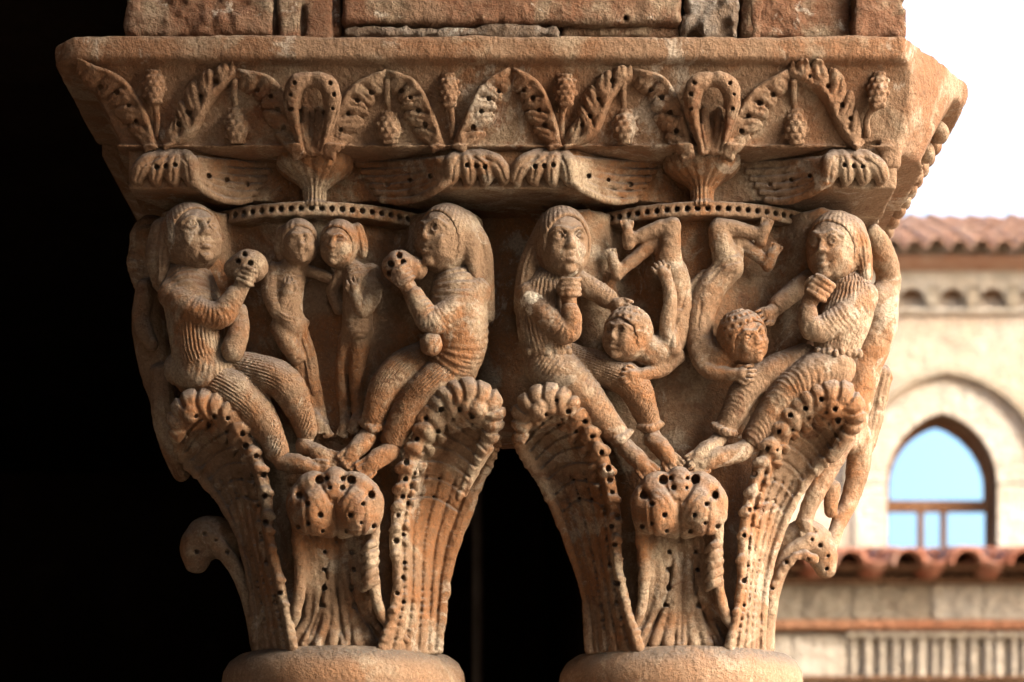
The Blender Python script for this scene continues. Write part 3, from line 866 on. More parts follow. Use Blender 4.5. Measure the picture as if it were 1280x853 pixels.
# ---- B: seated, inner corner of the left capital, lifting a fruit
LB = Local((556, 300, 96), (33, 41, 38), yaw=-38, pitch=8, roll=6)
@fig('B', 'seated long-haired figure in a draped tunic raising a drilled fruit, by the recess between the bells')
def _():
    g = Field(420, 625, 250, 610, 38, 190, 1.6)
    face(g, LB)
    g.tube([(562, 328, 112, 22), (570, 362, 114, 26), (574, 430, 118, 26), (562, 462, 122, 20)], k=6)
    g.tube([(588, 372, 98, 13), (560, 396, 82, 13), (537, 402, 74, 13), (522, 380, 72, 11), (510, 358, 72, 9.5)], k=4)
    fist(g, (503, 345, 68), 14, (511, 361, 71))
    g.tube([(562, 462, 122, 14), (530, 490, 118, 14), (502, 522, 124, 11), (490, 550, 130, 9)], k=4)
    g.tube([(520, 446, 124, 12), (484, 478, 120, 12), (468, 510, 126, 10), (464, 536, 132, 8.5)], k=4)
    g.tube([(464, 532, 130, 9), (460, 545, 126, 11)], k=3); foot(g, (459, 548, 122), (430, 580, 108), 12)
    g.tube([(490, 548, 130, 9.5), (488, 562, 124, 12)], k=3); foot(g, (487, 564, 120), (450, 592, 106), 12.5)
    return g.rough(5, .55, 7).rough(9, .9, 11)
@job('hair', 'B')
def _():
    g = Field(520, 628, 246, 420, 45, 180, 1.6)
    hair_cap(g, LB, 1.10)
    g.tube([(576, 280, 86, 11), (586, 300, 84, 11), (589, 322, 86, 9), (594, 345, 92, 6)], k=6, fold=('R', 6.6, 1.3, 3))
    g.tube([(580, 285, 104, 20), (596, 312, 108, 19), (602, 350, 112, 16), (610, 395, 118, 9)], k=9, fold=('L', 12, 2.0))
    return g
@job('tunic', 'B')
def _():
    g = Field(490, 632, 330, 485, 45, 180, 1.5)
    g.tube([(566, 344, 116, 23), (572, 372, 108, 36), (574, 410, 106, 37), (572, 440, 108, 35), (560, 462, 114, 30)], k=4, fold=('R', 8.2, 2.1, 6))
    g.tube([(594, 366, 100, 20), (566, 388, 82, 18), (540, 402, 73, 17), (528, 388, 71, 15), (518, 370, 71, 12.5)], k=3, fold=('R', 6.6, 1.6, 3))
    return g.rough(5, .35, 8).rough(12, 1.0, 12)
@job('trousers', 'B')
def _():
    g = Field(440, 610, 425, 575, 60, 190, 1.5)
    g.tube([(572, 458, 116, 27), (545, 478, 108, 26), (514, 508, 112, 21), (498, 534, 118, 17), (492, 548, 122, 16)], k=3, fold=('L', 42, 3.0))
    g.tube([(535, 442, 118, 18), (505, 458, 112, 21), (482, 484, 112, 20), (469, 515, 118, 16), (465, 530, 124, 14)], k=3, fold=('L', 38, 2.9))
    g.tube([(452, 528, 122, 5), (465, 536, 112, 6), (480, 532, 120, 5)], k=2, fold=('R', 5.7, 1.4))
    return g.rough(5, .3, 9).rough(13, 1.0, 13)
@job('held_fruit', 'B')
def _():
    g = Field(470, 545, 305, 375, 30, 120, 1.5)
    g.ell((499, 334, 80), (22, 21, 24), k=0).ell((518, 336, 86), (17, 15, 16), k=6)
    for (u, v) in ((489, 330), (499, 320), (504, 328), (487, 342)): g.hole(u, v, 4.2, 12)
    return g.rough(5, .5, 6).rough(9, .9, 14)
@job('purse', 'B')
def _():
    g = Field(515, 562, 408, 452, 50, 125, 1.6)
    g.ell((539, 430, 80), (15, 16, 16), k=0)
    return g.rough(6, .8, 15)

# ---- C: seated, inner corner of the right capital, frontal face
LC = Local((703, 306, 92), (33, 42, 38), yaw=14, pitch=0, roll=-3)
@fig('C', 'seated veiled figure with a hand under the chin, gripping the hair of an inverted figure')
def _():
    g = Field(632, 860, 252, 612, 38, 195, 1.6)
    face(g, LC)
    g.tube([(694, 335, 112, 20), (684, 365, 114, 26), (680, 420, 118, 26), (684, 452, 122, 22)], k=6)
    g.tube([(664, 374, 98, 13), (690, 402, 82, 13), (714, 416, 74, 12), (714, 395, 70, 10), (711, 375, 70, 9)], k=4)
    fist(g, (711, 360, 68), 15, (711, 378, 70))
    g.tube([(722, 352, 110, 11), (745, 366, 112, 11), (768, 380, 110, 10)], k=4)
    hand(g, (764, 378, 106), (790, 388, 86), 10)
    g.tube([(684, 456, 122, 14), (724, 490, 114, 14), (752, 520, 120, 11), (776, 548, 128, 9)], k=4)
    g.tube([(716, 450, 124, 12), (775, 472, 118, 12), (800, 505, 122, 10), (814, 538, 130, 8.5)], k=4)
    foot(g, (782, 560, 122), (815, 595, 108), 12)
    g.tube([(814, 534, 128, 9), (816, 548, 122, 11)], k=3); foot(g, (817, 550, 118), (846, 586, 106), 12)
    return g.rough(5, .55, 7).rough(9, .9, 21)
@job('veil', 'C', label='veil of hair falling behind the shoulder')
def _():
    g = Field(635, 755, 246, 420, 40, 180, 1.6)
    hair_cap(g, LC, 1.13, open_=(0.06, -.34, .9), osz=(.98, 1.04, .85))
    g.tube([(678, 295, 94, 13), (666, 318, 95, 13), (658, 345, 98, 13), (652, 380, 104, 10)], k=4, fold=('L', 12, 2.0))
    g.tube([(684, 305, 112, 22), (668, 340, 118, 21), (656, 385, 124, 14)], k=9, fold=('L', 19, 2.0))
    return g
@job('tunic', 'C')
def _():
    g = Field(632, 795, 330, 470, 45, 185, 1.5)
    g.tube([(690, 342, 114, 22), (680, 370, 110, 33), (680, 410, 108, 34), (684, 436, 110, 31)], k=4, fold=('L', 38, 2.9))
    g.tube([(662, 370, 100, 20), (680, 394, 84, 18), (706, 415, 75, 16), (715, 405, 71, 13), (713, 388, 70, 11.5)], k=3, fold=('R', 6.6, 1.2, 3))
    g.tube([(712, 346, 116, 14), (735, 358, 112, 14), (760, 374, 108, 12.5)], k=3, fold=('R', 5.7, 1.3, 3))
    for i in range(7): g.ell((662 + i*8, 440 + (i % 2)*2, 84 + abs(i-3)*3), (5, 6, 6), k=2)
    return g.rough(5, .35, 8).rough(12, 1.0, 22)
@job('trousers', 'C')
def _():
    g = Field(640, 835, 425, 575, 55, 190, 1.5)
    g.tube([(684, 456, 112, 30), (704, 470, 108, 29), (730, 495, 108, 24), (756, 524, 114, 18), (772, 544, 120, 15.5)], k=3, fold=('R', 6.1, 1.4, 8))
    g.tube([(712, 448, 122, 19), (750, 460, 114, 20), (788, 478, 110, 21), (804, 508, 116, 17), (813, 530, 122, 14)], k=3, fold=('L', 38, 2.9))
    g.tube([(764, 545, 112, 5), (775, 550, 106, 6), (788, 540, 114, 4.5)], k=2, fold=('R', 5.7, 1.4))
    g.tube([(800, 534, 116, 4.5), (813, 536, 108, 5.5), (826, 530, 118, 4.5)], k=2, fold=('R', 5.7, 1.4))
    return g.rough(5, .3, 9).rough(13, 1.0, 23)

# ---- D: seated, outer corner of the right capital
LD = Local((1043, 311, 96), (34, 42, 38), yaw=-32, pitch=0, roll=4)
@fig('D', 'seated figure in a ribbed tunic with a hand at the chin, at the bright corner')
def _():
    g = Field(855, 1105, 252, 612, 38, 195, 1.6)
    face(g, LD)
    g.tube([(1056, 340, 112, 20), (1062, 368, 114, 26), (1050, 420, 116, 24), (1040, 450, 120, 24)], k=6)
    g.tube([(1076, 376, 98, 13), (1044, 402, 82, 13), (1014, 414, 74, 12), (1008, 392, 70, 10), (1014, 374, 69, 9.5)], k=4)
    fist(g, (1023, 360, 66), 17, (1013, 376, 69))
    g.tube([(1004, 358, 112, 11), (980, 376, 112, 11), (962, 392, 106, 10)], k=4)
    hand(g, (968, 386, 102), (945, 402, 84), 10, thumb=-1)
    g.tube([(1038, 460, 118, 14), (990, 486, 112, 14), (962, 518, 118, 11), (938, 552, 126, 9)], k=4)
    g.tube([(1000, 448, 122, 12), (950, 474, 118, 12), (926, 505, 122, 10), (905, 542, 128, 8.5)], k=4)
    g.tube([(938, 550, 124, 10), (930, 562, 118, 12)], k=3); foot(g, (924, 566, 116), (862, 586, 104), 12.5)
    g.tube([(904, 540, 126, 9), (896, 552, 120, 10.5)], k=3); foot(g, (892, 556, 116), (862, 580, 102), 10.5)
    return g.rough(5, .55, 7).rough(9, .9, 31)
@job('hair', 'D')
def _():
    g = Field(1000, 1108, 248, 362, 45, 170, 1.6)
    hair_cap(g, LD, 1.10)
    g.tube([(1062, 284, 86, 11), (1075, 302, 84, 11), (1079, 325, 86, 9), (1081, 345, 92, 7)], k=6, fold=('L', 12, 2.2))
    g.tube([(1064, 290, 104, 18), (1074, 315, 107, 16), (1080, 344, 110, 11)], k=9, fold=('L', 12, 2.0))
    return g
@job('tunic', 'D')
def _():
    g = Field(940, 1110, 330, 465, 45, 180, 1.5)
    g.tube([(1056, 346, 114, 22), (1062, 374, 110, 33), (1054, 405, 108, 33), (1046, 432, 108, 29)], k=4, fold=('L', 42, 2.9))
    g.tube([(1078, 372, 100, 20), (1056, 394, 84, 18.5), (1026, 412, 75, 16.5), (1012, 404, 71, 13), (1010, 388, 70, 11.5)], k=3, fold=('R', 6.6, 1.7, 4))
    g.tube([(1012, 350, 116, 14), (992, 364, 112, 13.5), (972, 382, 106, 12)], k=3, fold=('R', 5.7, 1.2, 3))
    for i in range(8): g.ell((1022 + i*7.5, 440 + (i % 2)*2, 80 + abs(i-3)*4), (4.5, 6, 6), k=2)
    return g.rough(5, .35, 8).rough(12, 1.0, 32)
@job('trousers', 'D')
def _():
    g = Field(880, 1085, 425, 572, 55, 190, 1.5)
    g.tube([(1040, 460, 108, 30), (1018, 470, 104, 29), (986, 490, 106, 24), (960, 520, 112, 18.5), (943, 545, 118, 16)], k=3, fold=('R', 6.1, 1.7, -8))
    g.tube([(1004, 448, 118, 19), (965, 464, 112, 19), (934, 486, 112, 20), (918, 515, 116, 17), (907, 535, 121, 14.5)], k=3, fold=('R', 6.1, 1.1, -5))
    g.tube([(892, 532, 116, 5), (905, 540, 108, 6), (918, 542, 114, 5)], k=2, fold=('R', 5.7, 1.4))
    return g.rough(5, .3, 9).rough(13, 1.0, 33)

# ---- E, F: the small standing pair of the left capital
LE = Local((374, 304, 92), (22, 26, 24), yaw=8, pitch=-4, roll=-6)
@fig('E', 'small standing figure wrapped in a cloak, left of the embracing pair')
def _():
    g = Field(320, 425, 266, 560, 55, 185, 1.5)
    face(g, LE)
    g.tube([(372, 322, 104, 13), (364, 350, 112, 18), (361, 385, 116, 18), (366, 415, 122, 18)], k=5)
    g.tube([(344, 344, 106, 10), (341, 366, 102, 10.5), (350, 384, 98, 10), (360, 364, 92, 8.5)], k=3)
    hand(g, (359, 368, 91), (364, 346, 88), 7)
    g.tube([(384, 338, 110, 8), (402, 344, 112, 8), (416, 350, 112, 7)], k=3)
    g.tube([(364, 412, 124, 15), (373, 450, 128, 12), (383, 485, 138, 8.5), (394, 520, 142, 7)], k=4)
    g.tube([(374, 420, 128, 14), (386, 460, 134, 11), (396, 495, 142, 8), (404, 530, 146, 7)], k=4)
    foot(g, (393, 518, 138), (402, 541, 130), 7); foot(g, (403, 528, 142), (410, 546, 134), 6.5)
    return g.rough(4.5, .5, 5).rough(9, .8, 41)
@job('hair', 'E')
def _():
    g = Field(335, 415, 262, 345, 60, 150, 1.5)
    hair_cap(g, LE, 1.15, amp=.9, lines=10)
    g.tube([(354, 290, 96, 8), (350, 308, 98, 8), (352, 322, 102, 6)], k=3, fold=('R', 4.9, 0.8))
    return g
@job('cloak', 'E')
def _():
    g = Field(322, 412, 318, 520, 60, 185, 1.5)
    g.tube([(366, 330, 108, 16), (360, 355, 110, 21), (358, 385, 110, 20), (364, 408, 114, 20)], k=3, fold=('R', 6.6, 1.4, 5))
    g.tube([(343, 340, 106, 13), (339, 364, 102, 13), (346, 384, 98, 12)], k=3, fold=('R', 6.6, 0.8, 4))
    g.tube([(340, 384, 110, 7), (354, 396, 98, 8), (370, 402, 104, 7.5), (381, 404, 116, 6)], k=3, fold=('L', 9, 2.2))
    g.tube([(350, 410, 112, 13), (360, 428, 110, 13), (370, 446, 116, 11)], k=3, fold=('R', 5.7, 1.6, 4))
    g.tube([(372, 412, 120, 13), (386, 450, 128, 11), (392, 490, 138, 8)], k=3, fold=('L', 12, 1.6))
    return g.rough(9, .8, 42)
LF = Local((423, 306, 92), (22, 27, 24), yaw=-14, pitch=-2, roll=8)
@fig('F', 'small standing figure with long slim legs, right of the embracing pair')
def _():
    g = Field(400, 485, 268, 560, 52, 185, 1.5)
    face(g, LF)
    g.tube([(430, 326, 106, 12), (446, 350, 112, 18), (446, 385, 114, 17), (446, 415, 120, 18)], k=5)
    g.tube([(464, 344, 106, 10), (464, 370, 100, 10.5), (453, 388, 94, 10), (444, 366, 88, 8.5)], k=3)
    hand(g, (446, 370, 88), (440, 346, 84), 7.5, thumb=-1)
    g.tube([(426, 342, 108, 8.5), (416, 362, 114, 8.5), (423, 386, 120, 8)], k=3)
    g.tube([(438, 414, 124, 13), (428, 452, 132, 9.5), (428, 488, 140, 8), (432, 524, 146, 7)], k=4)
    g.tube([(453, 414, 120, 14.5), (447, 455, 126, 11), (445, 490, 136, 8), (448, 522, 142, 7)], k=4)
    foot(g, (432, 524, 142), (427, 546, 134), 7); foot(g, (448, 520, 138), (440, 542, 130), 7)
    return g.rough(4.5, .5, 5).rough(9, .8, 43)
@job('hair', 'F')
def _():
    g = Field(395, 465, 264, 345, 60, 150, 1.5)
    hair_cap(g, LF, 1.15, amp=.9, lines=10)
    g.tube([(446, 288, 96, 9), (451, 304, 96, 9), (453, 318, 100, 6)], k=3, fold=('L', 9, 1.8))
    return g
@job('tunic', 'F')
def _():
    g = Field(405, 485, 324, 430, 60, 170, 1.5)
    g.tube([(440, 336, 108, 13), (448, 352, 106, 20), (447, 380, 108, 19), (447, 408, 114, 20)], k=3, fold=('R', 6.6, 1.3, -4))
    g.tube([(464, 342, 106, 13), (465, 366, 100, 13), (456, 384, 95, 12)], k=3, fold=('R', 6.6, 1.2, 3))
    return g.rough(9, .8, 44)

# ---- G, H: the inverted pair of the right capital
def curls(g, L, seed):
    r = L.r; fr = L.frame()
    g.ell(L(0, .14, -.10), tuple(x*1.13 for x in r), frame=fr, k=0)
    g.ell(L(0, -.40, .85), (r[0]*1.05, r[1]*.98, r[2]*.95), frame=fr, k=1.5, op='sub')
    rnd = random.Random(seed)
    for i in range(9):
        for j in range(7):
            th = math.radians(-84 + 21*i + (10 if j % 2 else 0)); ph = math.radians(8 + 19*j)
            p = L(1.16*math.sin(th)*math.cos(ph), .14 + 1.16*math.sin(ph), -.10 + 1.16*math.cos(th)*math.cos(ph))
            g.ell(p, (3.0, 3.0, 3.4), k=0.8, op='sub')
    return g.rough(6, .7, seed)
LG = Local((783, 420, 94), (28, 31, 30), yaw=-34, pitch=2, roll=16)
@fig('G', 'upside-down nude acrobat with a pale drilled cap of curls, bent over the veiled figure')
def _():
    g = Field(748, 885, 262, 490, 40, 195, 1.5)
    face(g, LG)
    g.tube([(800, 432, 104, 20), (820, 440, 112, 22), (842, 420, 118, 20), (850, 388, 118, 18.5), (846, 352, 118, 18), (836, 326, 116, 17)], k=5)
    g.tube([(836, 326, 114, 16), (838, 302, 108, 13.5), (840, 284, 104, 12)], k=4)
    g.tube([(840, 282, 104, 11.5), (812, 290, 106, 10), (790, 300, 108, 8)], k=3)
    foot(g, (786, 306, 108), (783, 276, 104), 7.5)
    g.tube([(836, 322, 120, 15), (818, 306, 118, 11), (796, 322, 116, 9), (776, 338, 116, 8)], k=3)
    foot(g, (771, 344, 114), (762, 312, 110), 7.5)
    g.tube([(842, 436, 104, 11), (834, 408, 96, 10), (838, 372, 94, 9), (832, 345, 96, 8)], k=2.5)
    hand(g, (833, 348, 95), (820, 328, 96), 8)
    g.tube([(846, 446, 118, 11), (826, 462, 112, 10), (796, 470, 98, 8)], k=3)
    hand(g, (800, 469, 98), (772, 470, 86), 9, curl=.6)
    for pts in ([(846, 400), (840, 420), (836, 436)], [(858, 360), (852, 385)], [(800, 452), (812, 456)]): g.stroke(pts, 2, 1.6)
    return g.rough(5, .5, 6).rough(9, .9, 51)
job('curly_hair', 'G')(lambda: curls(Field(745, 830, 375, 450, 50, 140, 1.4), LG, 61))
LH = Local((930, 424, 94), (28, 31, 30), yaw=26, pitch=-4, roll=-24)
@fig('H', 'upside-down nude acrobat with a dark drilled cap of curls, bent beside the ribbed tunic')
def _():
    g = Field(848, 985, 262, 490, 40, 195, 1.5)
    face(g, LH)
    g.tube([(912, 440, 106, 20), (896, 448, 112, 21), (874, 424, 118, 19.5), (877, 388, 118, 19), (892, 356, 116, 19), (912, 334, 112, 18)], k=5)
    g.tube([(910, 334, 112, 19), (902, 306, 106, 15), (898, 288, 104, 13)], k=5)
    g.tube([(898, 284, 104, 12), (922, 287, 106, 10.5), (948, 294, 108, 8)], k=3)
    foot(g, (951, 302, 108), (960, 274, 104), 7.5)
    g.tube([(914, 326, 118, 15), (924, 304, 118, 11), (942, 316, 116, 9), (958, 328, 116, 8)], k=3)
    foot(g, (960, 333, 114), (971, 306, 110), 7.5)
    g.tube([(872, 440, 110, 12), (884, 462, 104, 10.5), (918, 468, 94, 8)], k=3)
    hand(g, (914, 468, 94), (946, 466, 82), 9, curl=.6)
    g.tube([(866, 420, 120, 11), (862, 370, 122, 9), (880, 345, 120, 8)], k=3)
    for pts in ([(886, 352), (905, 332), (925, 326)], [(890, 340), (905, 322), (920, 318)], [(900, 350), (918, 340)], [(876, 380), (872, 410)]): g.stroke(pts, 2, 1.8)
    return g.rough(5, .5, 6).rough(9, .9, 52)
job('curly_hair', 'H')(lambda: curls(Field(890, 975, 375, 455, 50, 140, 1.4), LH, 62))

# ---- figures of the two side faces
@fig('I', 'nude figure leaning with raised arm on the side face towards the courtyard')
def _():
    g = Field(985, 1140, 275, 708, 150, 420, 2.0)
    g.tube([(1092, 290, 215, 11), (1104, 318, 240, 17), (1110, 346, 262, 17), (1106, 372, 262, 18)], k=5)
    g.tube([(1098, 380, 262, 27), (1096, 412, 265, 27), (1078, 460, 270, 26), (1064, 510, 275, 27), (1058, 545, 280, 24)], k=6)
    g.tube([(1070, 545, 290, 20), (1074, 575, 300, 17), (1064, 620, 300, 13), (1050, 650, 292, 11), (1040, 676, 284, 11), (1034, 688, 280, 11)], k=5)
    g.tube([(1050, 548, 262, 20), (1032, 590, 255, 16), (1014, 628, 258, 12), (1005, 652, 262, 11)], k=5)
    foot(g, (1004, 650, 262), (1012, 668, 250), 10)
    g.tube([(1040, 610, 282, 11), (1038, 640, 282, 9)], k=2)
    g.tube([(1100, 470, 310, 16), (1092, 520, 312, 14), (1080, 560, 306, 12)], k=3, fold=('L', 12, 2.5))
    for (u, v) in ((1090, 385), (1098, 398)): g.lump(u, v, 4, .3)
    return g.rough(14, 1.4, 71).rough(6, .7, 72)
@fig('J', 'long-haired figure on the shaded side face')
def _():
    g = Field(150, 250, 262, 600, 150, 400, 2.2)
    g.ell((192, 305, 235), (27, 34, 34), k=2)
    g.tube([(196, 340, 240, 22), (190, 385, 245, 25), (192, 430, 250, 27), (210, 490, 260, 28), (235, 560, 270, 24)], k=8)
    g.tube([(182, 360, 215, 13), (176, 400, 215, 12), (190, 430, 205, 10)], k=4)
    g.tube([(204, 470, 230, 17), (208, 530, 230, 17), (226, 590, 245, 12)], k=5, fold=('L', 16, 2.5))
    return g.rough(14, 1.5, 73)
@job('hair', 'J')
def _():
    g = Field(152, 232, 262, 380, 180, 300, 2.2)
    g.ell((191, 303, 240), (31, 36, 36), k=0)
    g.tube([(178, 300, 228, 14), (172, 330, 230, 14), (178, 362, 238, 9)], k=4, fold=('R', 7.4, 1.8))
    return g.rough(9, 1.2, 74)
# ------------------------------------------------------------------ impost block with its frieze
def band_w(v):                                   # depth of the hollowed face at row v
    return float(np.interp(v, [40, 86, 90, 110, 140, 168, 174, 178, 190], [0, 0, 13, 27, 42, 56, 57, 47, 52]))
FOOT = None
def poly_sdf(x, z, pts):
    d = np.full(np.broadcast(x, z).shape, 1e9, np.float32); sgn = np.ones_like(d)
    n = len(pts)
    for i in range(n):
        ax, az = pts[i]; bx, bz = pts[i-1]
        ex, ez = bx - ax, bz - az; wx, wz = x - ax, z - az
        t = np.clip((wx*ex + wz*ez) / (ex*ex + ez*ez), 0, 1)
        d = np.minimum(d, (wx - ex*t)**2 + (wz - ez*t)**2)
        c1, c2, c3 = z >= az, z < bz, ex*wz > ez*wx
        flip = (c1 & c2 & c3) | (~c1 & ~c2 & ~c3)
        sgn = np.where(flip, -sgn, sgn)
    return np.sqrt(d) * sgn
@job('block', 'imp', 'block', 'plain upper slab with hollowed underside')
def _():
    g = Field(55, 1215, 36, 205, -8, 330, 3.5)
    T, Bt = P(0, 45, 0)[1], P(0, 187, 62)[1]
    p2 = poly_sdf(g.ax[0][:, None], g.ax[2][None, :],
        [(-574, 14), (-560, 2), (-520, 0), (600, 0), (600, 1165), (-574, 1165)]) - 3
    p2b = poly_sdf(g.ax[0][:, None], g.ax[2][None, :], [(-556, 0), (590, 0), (590, 1165), (-556, 1165)])
    nx, nz = 145.0, -94.0; nl = math.hypot(nx, nz)               # broken corner: one plain slanting face
    ch = ((g.ax[0][:, None] - 494) * nx + g.ax[2][None, :] * nz) / nl
    def f(x, y, z):
        v = VH + y / (1 + 0.012)
        ins = np.interp(v, [40, 86, 90, 110, 140, 168, 174, 178, 190], [0, 0, 13, 27, 42, 56, 57, 47, 52])
        d = np.where(v < 88, p2[:, None, :] + ins, p2b[:, None, :] + ins)
        d = -smin(-d, -(ch[:, None, :] + np.interp(v, [40, 90, 140, 190], [0, 2, 14, 40])), 5)
        yy = np.maximum(T - y, y - Bt)
        return -smin(-np.maximum(d, -60) , -yy + 0*d, 7) * 0.9
    g.fn(f)
    g.ell((56, 66, -16), (24, 70, 34), k=20, op='sub')              # worn corner
    g.ell((1210, 152, 170), (18, 24, 60), k=12, op='sub')
    g.tube([(1060, 190, 60, 3), (1118, 176, 66, 5)], k=4, op='sub')
    g.box((1112, 192, 74), (14, 22, 14), rnd=9, k=8)                # stump left on the corner
    return g.rough(60, 1.3, 81).rough(14, .8, 82).rough(6, .7, 83)

def make_frond(pts, side, seed, lobes=5, wid=28):
    """half acanthus in relief: smooth curved back, slanting drilled lobes, scalloped edge"""
    sp = spline([(u, v, 0) for u, v in pts], 8)[:, :2]
    lo, hi = sp.min(0), sp.max(0)
    g = Field(lo[0]-44, hi[0]+44, lo[1]-26, hi[1]+16, -25, 85, 1.5)
    rnd_ = random.Random(seed)
    seg = np.linalg.norm(np.diff(sp, axis=0), axis=1); cum = np.concatenate([[0], np.cumsum(seg)]); tot = cum[-1]
    z = g.ax[2]
    kk = 1 + 30 / F
    u = 640 + g.ax[0][:, None] / kk; v = VH + g.ax[1][None, :] / kk
    best = np.full(np.broadcast(u, v).shape, 1e9); s_ = np.zeros_like(best); n_ = np.zeros_like(best)
    for i in range(len(sp) - 1):
        d = (sp[i+1] - sp[i]) / seg[i]
        t = (u - sp[i][0])*d[0] + (v - sp[i][1])*d[1]; nn = ((u - sp[i][0])*(-d[1]) + (v - sp[i][1])*d[0]) * side
        tc = np.clip(t, 0 if i else -6, seg[i] if i < len(sp) - 2 else seg[i] + 4)
        dist = np.hypot(u - sp[i][0] - tc*d[0], v - sp[i][1] - tc*d[1])
        m = dist < best; best = np.where(m, dist, best); s_ = np.where(m, cum[i] + t, s_); n_ = np.where(m, nn, n_)
    t = s_ / tot
    Wd = wid * (0.30 + 0.78 * np.sin(np.pi * np.clip(0.10 + 0.84 * t, 0, 1)))
    slant = 0.75
    ph = t * lobes - n_ * slant / (tot / lobes) + 0.35          # lobe phase: lobes lean towards the tip
    fr = ph - np.floor(ph)
    lobe = np.sqrt(np.clip(1 - (2*fr - 1)**2, 0, 1))
    edge = Wd * (0.72 + 0.34 * lobe)
    x = np.clip(n_ / np.maximum(edge, 1), -1, 2)
    prof = np.where(n_ < 0, 1 - (n_/5.5)**2, 1 - np.clip(x, 0, 2)**4)
    groove = 0.42 + 0.58 * lobe**0.8
    groove = np.where(n_ < 5, 1.0 - (1 - groove) * np.clip(n_ / 5, 0, 1), groove)
    vein = 2.6 * np.exp(-((fr - .5) / .10)**2) * np.clip((n_ - 6) / 8, 0, 1)
    hgt = 16 * np.sqrt(np.clip(prof, 0, 1)) * groove * (0.75 + 0.25*np.sin(np.pi*np.clip(t, 0, 1))) - vein
    hgt += 1.0 * np.exp(-((n_ - 1) / 3.5)**2)
    end = np.minimum(np.clip((t + .06) / .12, 0, 1), np.clip((1.04 - t) / .10, 0, 1))
    hgt = np.where((prof > 0) & (end > 0), hgt * np.sqrt(end), -40.0)
    bw = np.interp(v, [40, 86, 90, 110, 140, 168, 174, 178, 190], [0, 0, 13, 27, 42, 56, 57, 47, 52]) + 0*u
    g.d = np.maximum(((bw - hgt)[:, :, None] - z[None, None, :]) * 0.75, (z[None, None, :] - bw[:, :, None] - 9)).astype(np.float32)
    for j in range(lobes):                                      # drill between the lobes
        tt = (j + 0.02) / lobes; nn0 = wid * .42
        f = (tt - 0.35/lobes + nn0*slant/tot) * tot
        if not 6 < f < tot - 4: continue
        i = min(len(sp) - 2, int(np.searchsorted(cum, f)) - 1); d = (sp[i+1] - sp[i]) / seg[i]
        c = sp[i] + d*(f - cum[i]) + np.array((-d[1], d[0]))*side*nn0
        g.hole(c[0] + rnd_.uniform(-1, 1), c[1] + rnd_.uniform(-1, 1), 3.3, 12)
    return g.rough(10, 1.0, seed).rough(4.5, .6, seed + 1)
fronds = [
 ([(188,174),(178,140),(152,106),(104,90)], -1), ([(374,182),(362,145),(342,108),(298,97)], -1), ([(206,174),(236,160),(262,124),(296,97)], -1),
 ([(406,182),(418,150),(442,115),(482,98)], 1), ([(550,174),(538,142),(518,110),(486,98)], -1), ([(570,174),(582,150),(602,115),(636,96)], 1),
 ([(698,174),(690,145),(672,112),(642,96)], -1), ([(710,174),(742,160),(762,122),(790,98)], -1), ([(864,184),(852,145),(830,108),(792,97)], -1),
 ([(908,184),(920,150),(944,118),(982,98)], 1), ([(1072,174),(1050,150),(1028,118),(986,97)], 1),
]
for i, (pts, sd) in enumerate(fronds):
    job('frieze_leaf', 'imp')(lambda pts=pts, i=i, sd=sd: make_frond(pts, sd, 90 + i))

def make_cone(u, v, ru, rv, stem, seed):
    g = Field(min(u, stem[0]) - ru - 8, max(u, stem[0]) + ru + 8, min(v - rv, stem[1]) - 8, max(v + rv, stem[1]) + 8, -22, 80, 1.35)
    w = band_w(v) - 4
    dv = stem[1] - v
    sg = 1 if dv > 0 else -1
    g.ell((u, v - sg*2, w), (ru*.86, rv*.9, 14), k=0)
    g.ell((u + (stem[0]-u)*.2, v + sg*rv*.45, w + 1), (ru*.66, rv*.7, 11), k=5)
    g.tube([(u, v + sg*rv*.7, w + 2, 5), (stem[0], (v + stem[1]) / 2 + sg*rv*.3, band_w((v+stem[1])/2) - 5, 4), (stem[0], stem[1], band_w(stem[1]) - 4, 4.5)], k=3)
    rows = 6
    for j in range(rows):
        vv = v - rv*.82 + rv*1.7*j/(rows-1)
        half = ru*.80*math.sqrt(max(0.1, 1 - ((vv - v)/(rv*1.05))**2))
        for i in range(4):
            uu = u - half + 2*half*(i + (0.5 if j % 2 else 0.0))/3.5
            w0 = g.surf(uu, vv)
            if w0 is not None:
                g.ell((uu, vv, w0 + 1.5), (3.9, 3.9, 4.2), k=0.8)
                g.ell((uu, vv, w0 - 3.4), (1.5, 1.5, 2.2), k=0.3, op='sub')
    return g.rough(7, .6, seed)
for i, a in enumerate([(193,108,16,21,(196,168)), (296,157,18,22,(293,102)), (487,159,17,20,(484,102)), (561,112,14,21,(565,170)), (707,112,15,20,(702,170)),
          (781,158,17,22,(779,102)), (995,158,17,22,(992,102)), (1098,112,14,23,(1084,168))]):
    job('pine_cone', 'imp')(lambda a=a, i=i: make_cone(*a, 120 + i))

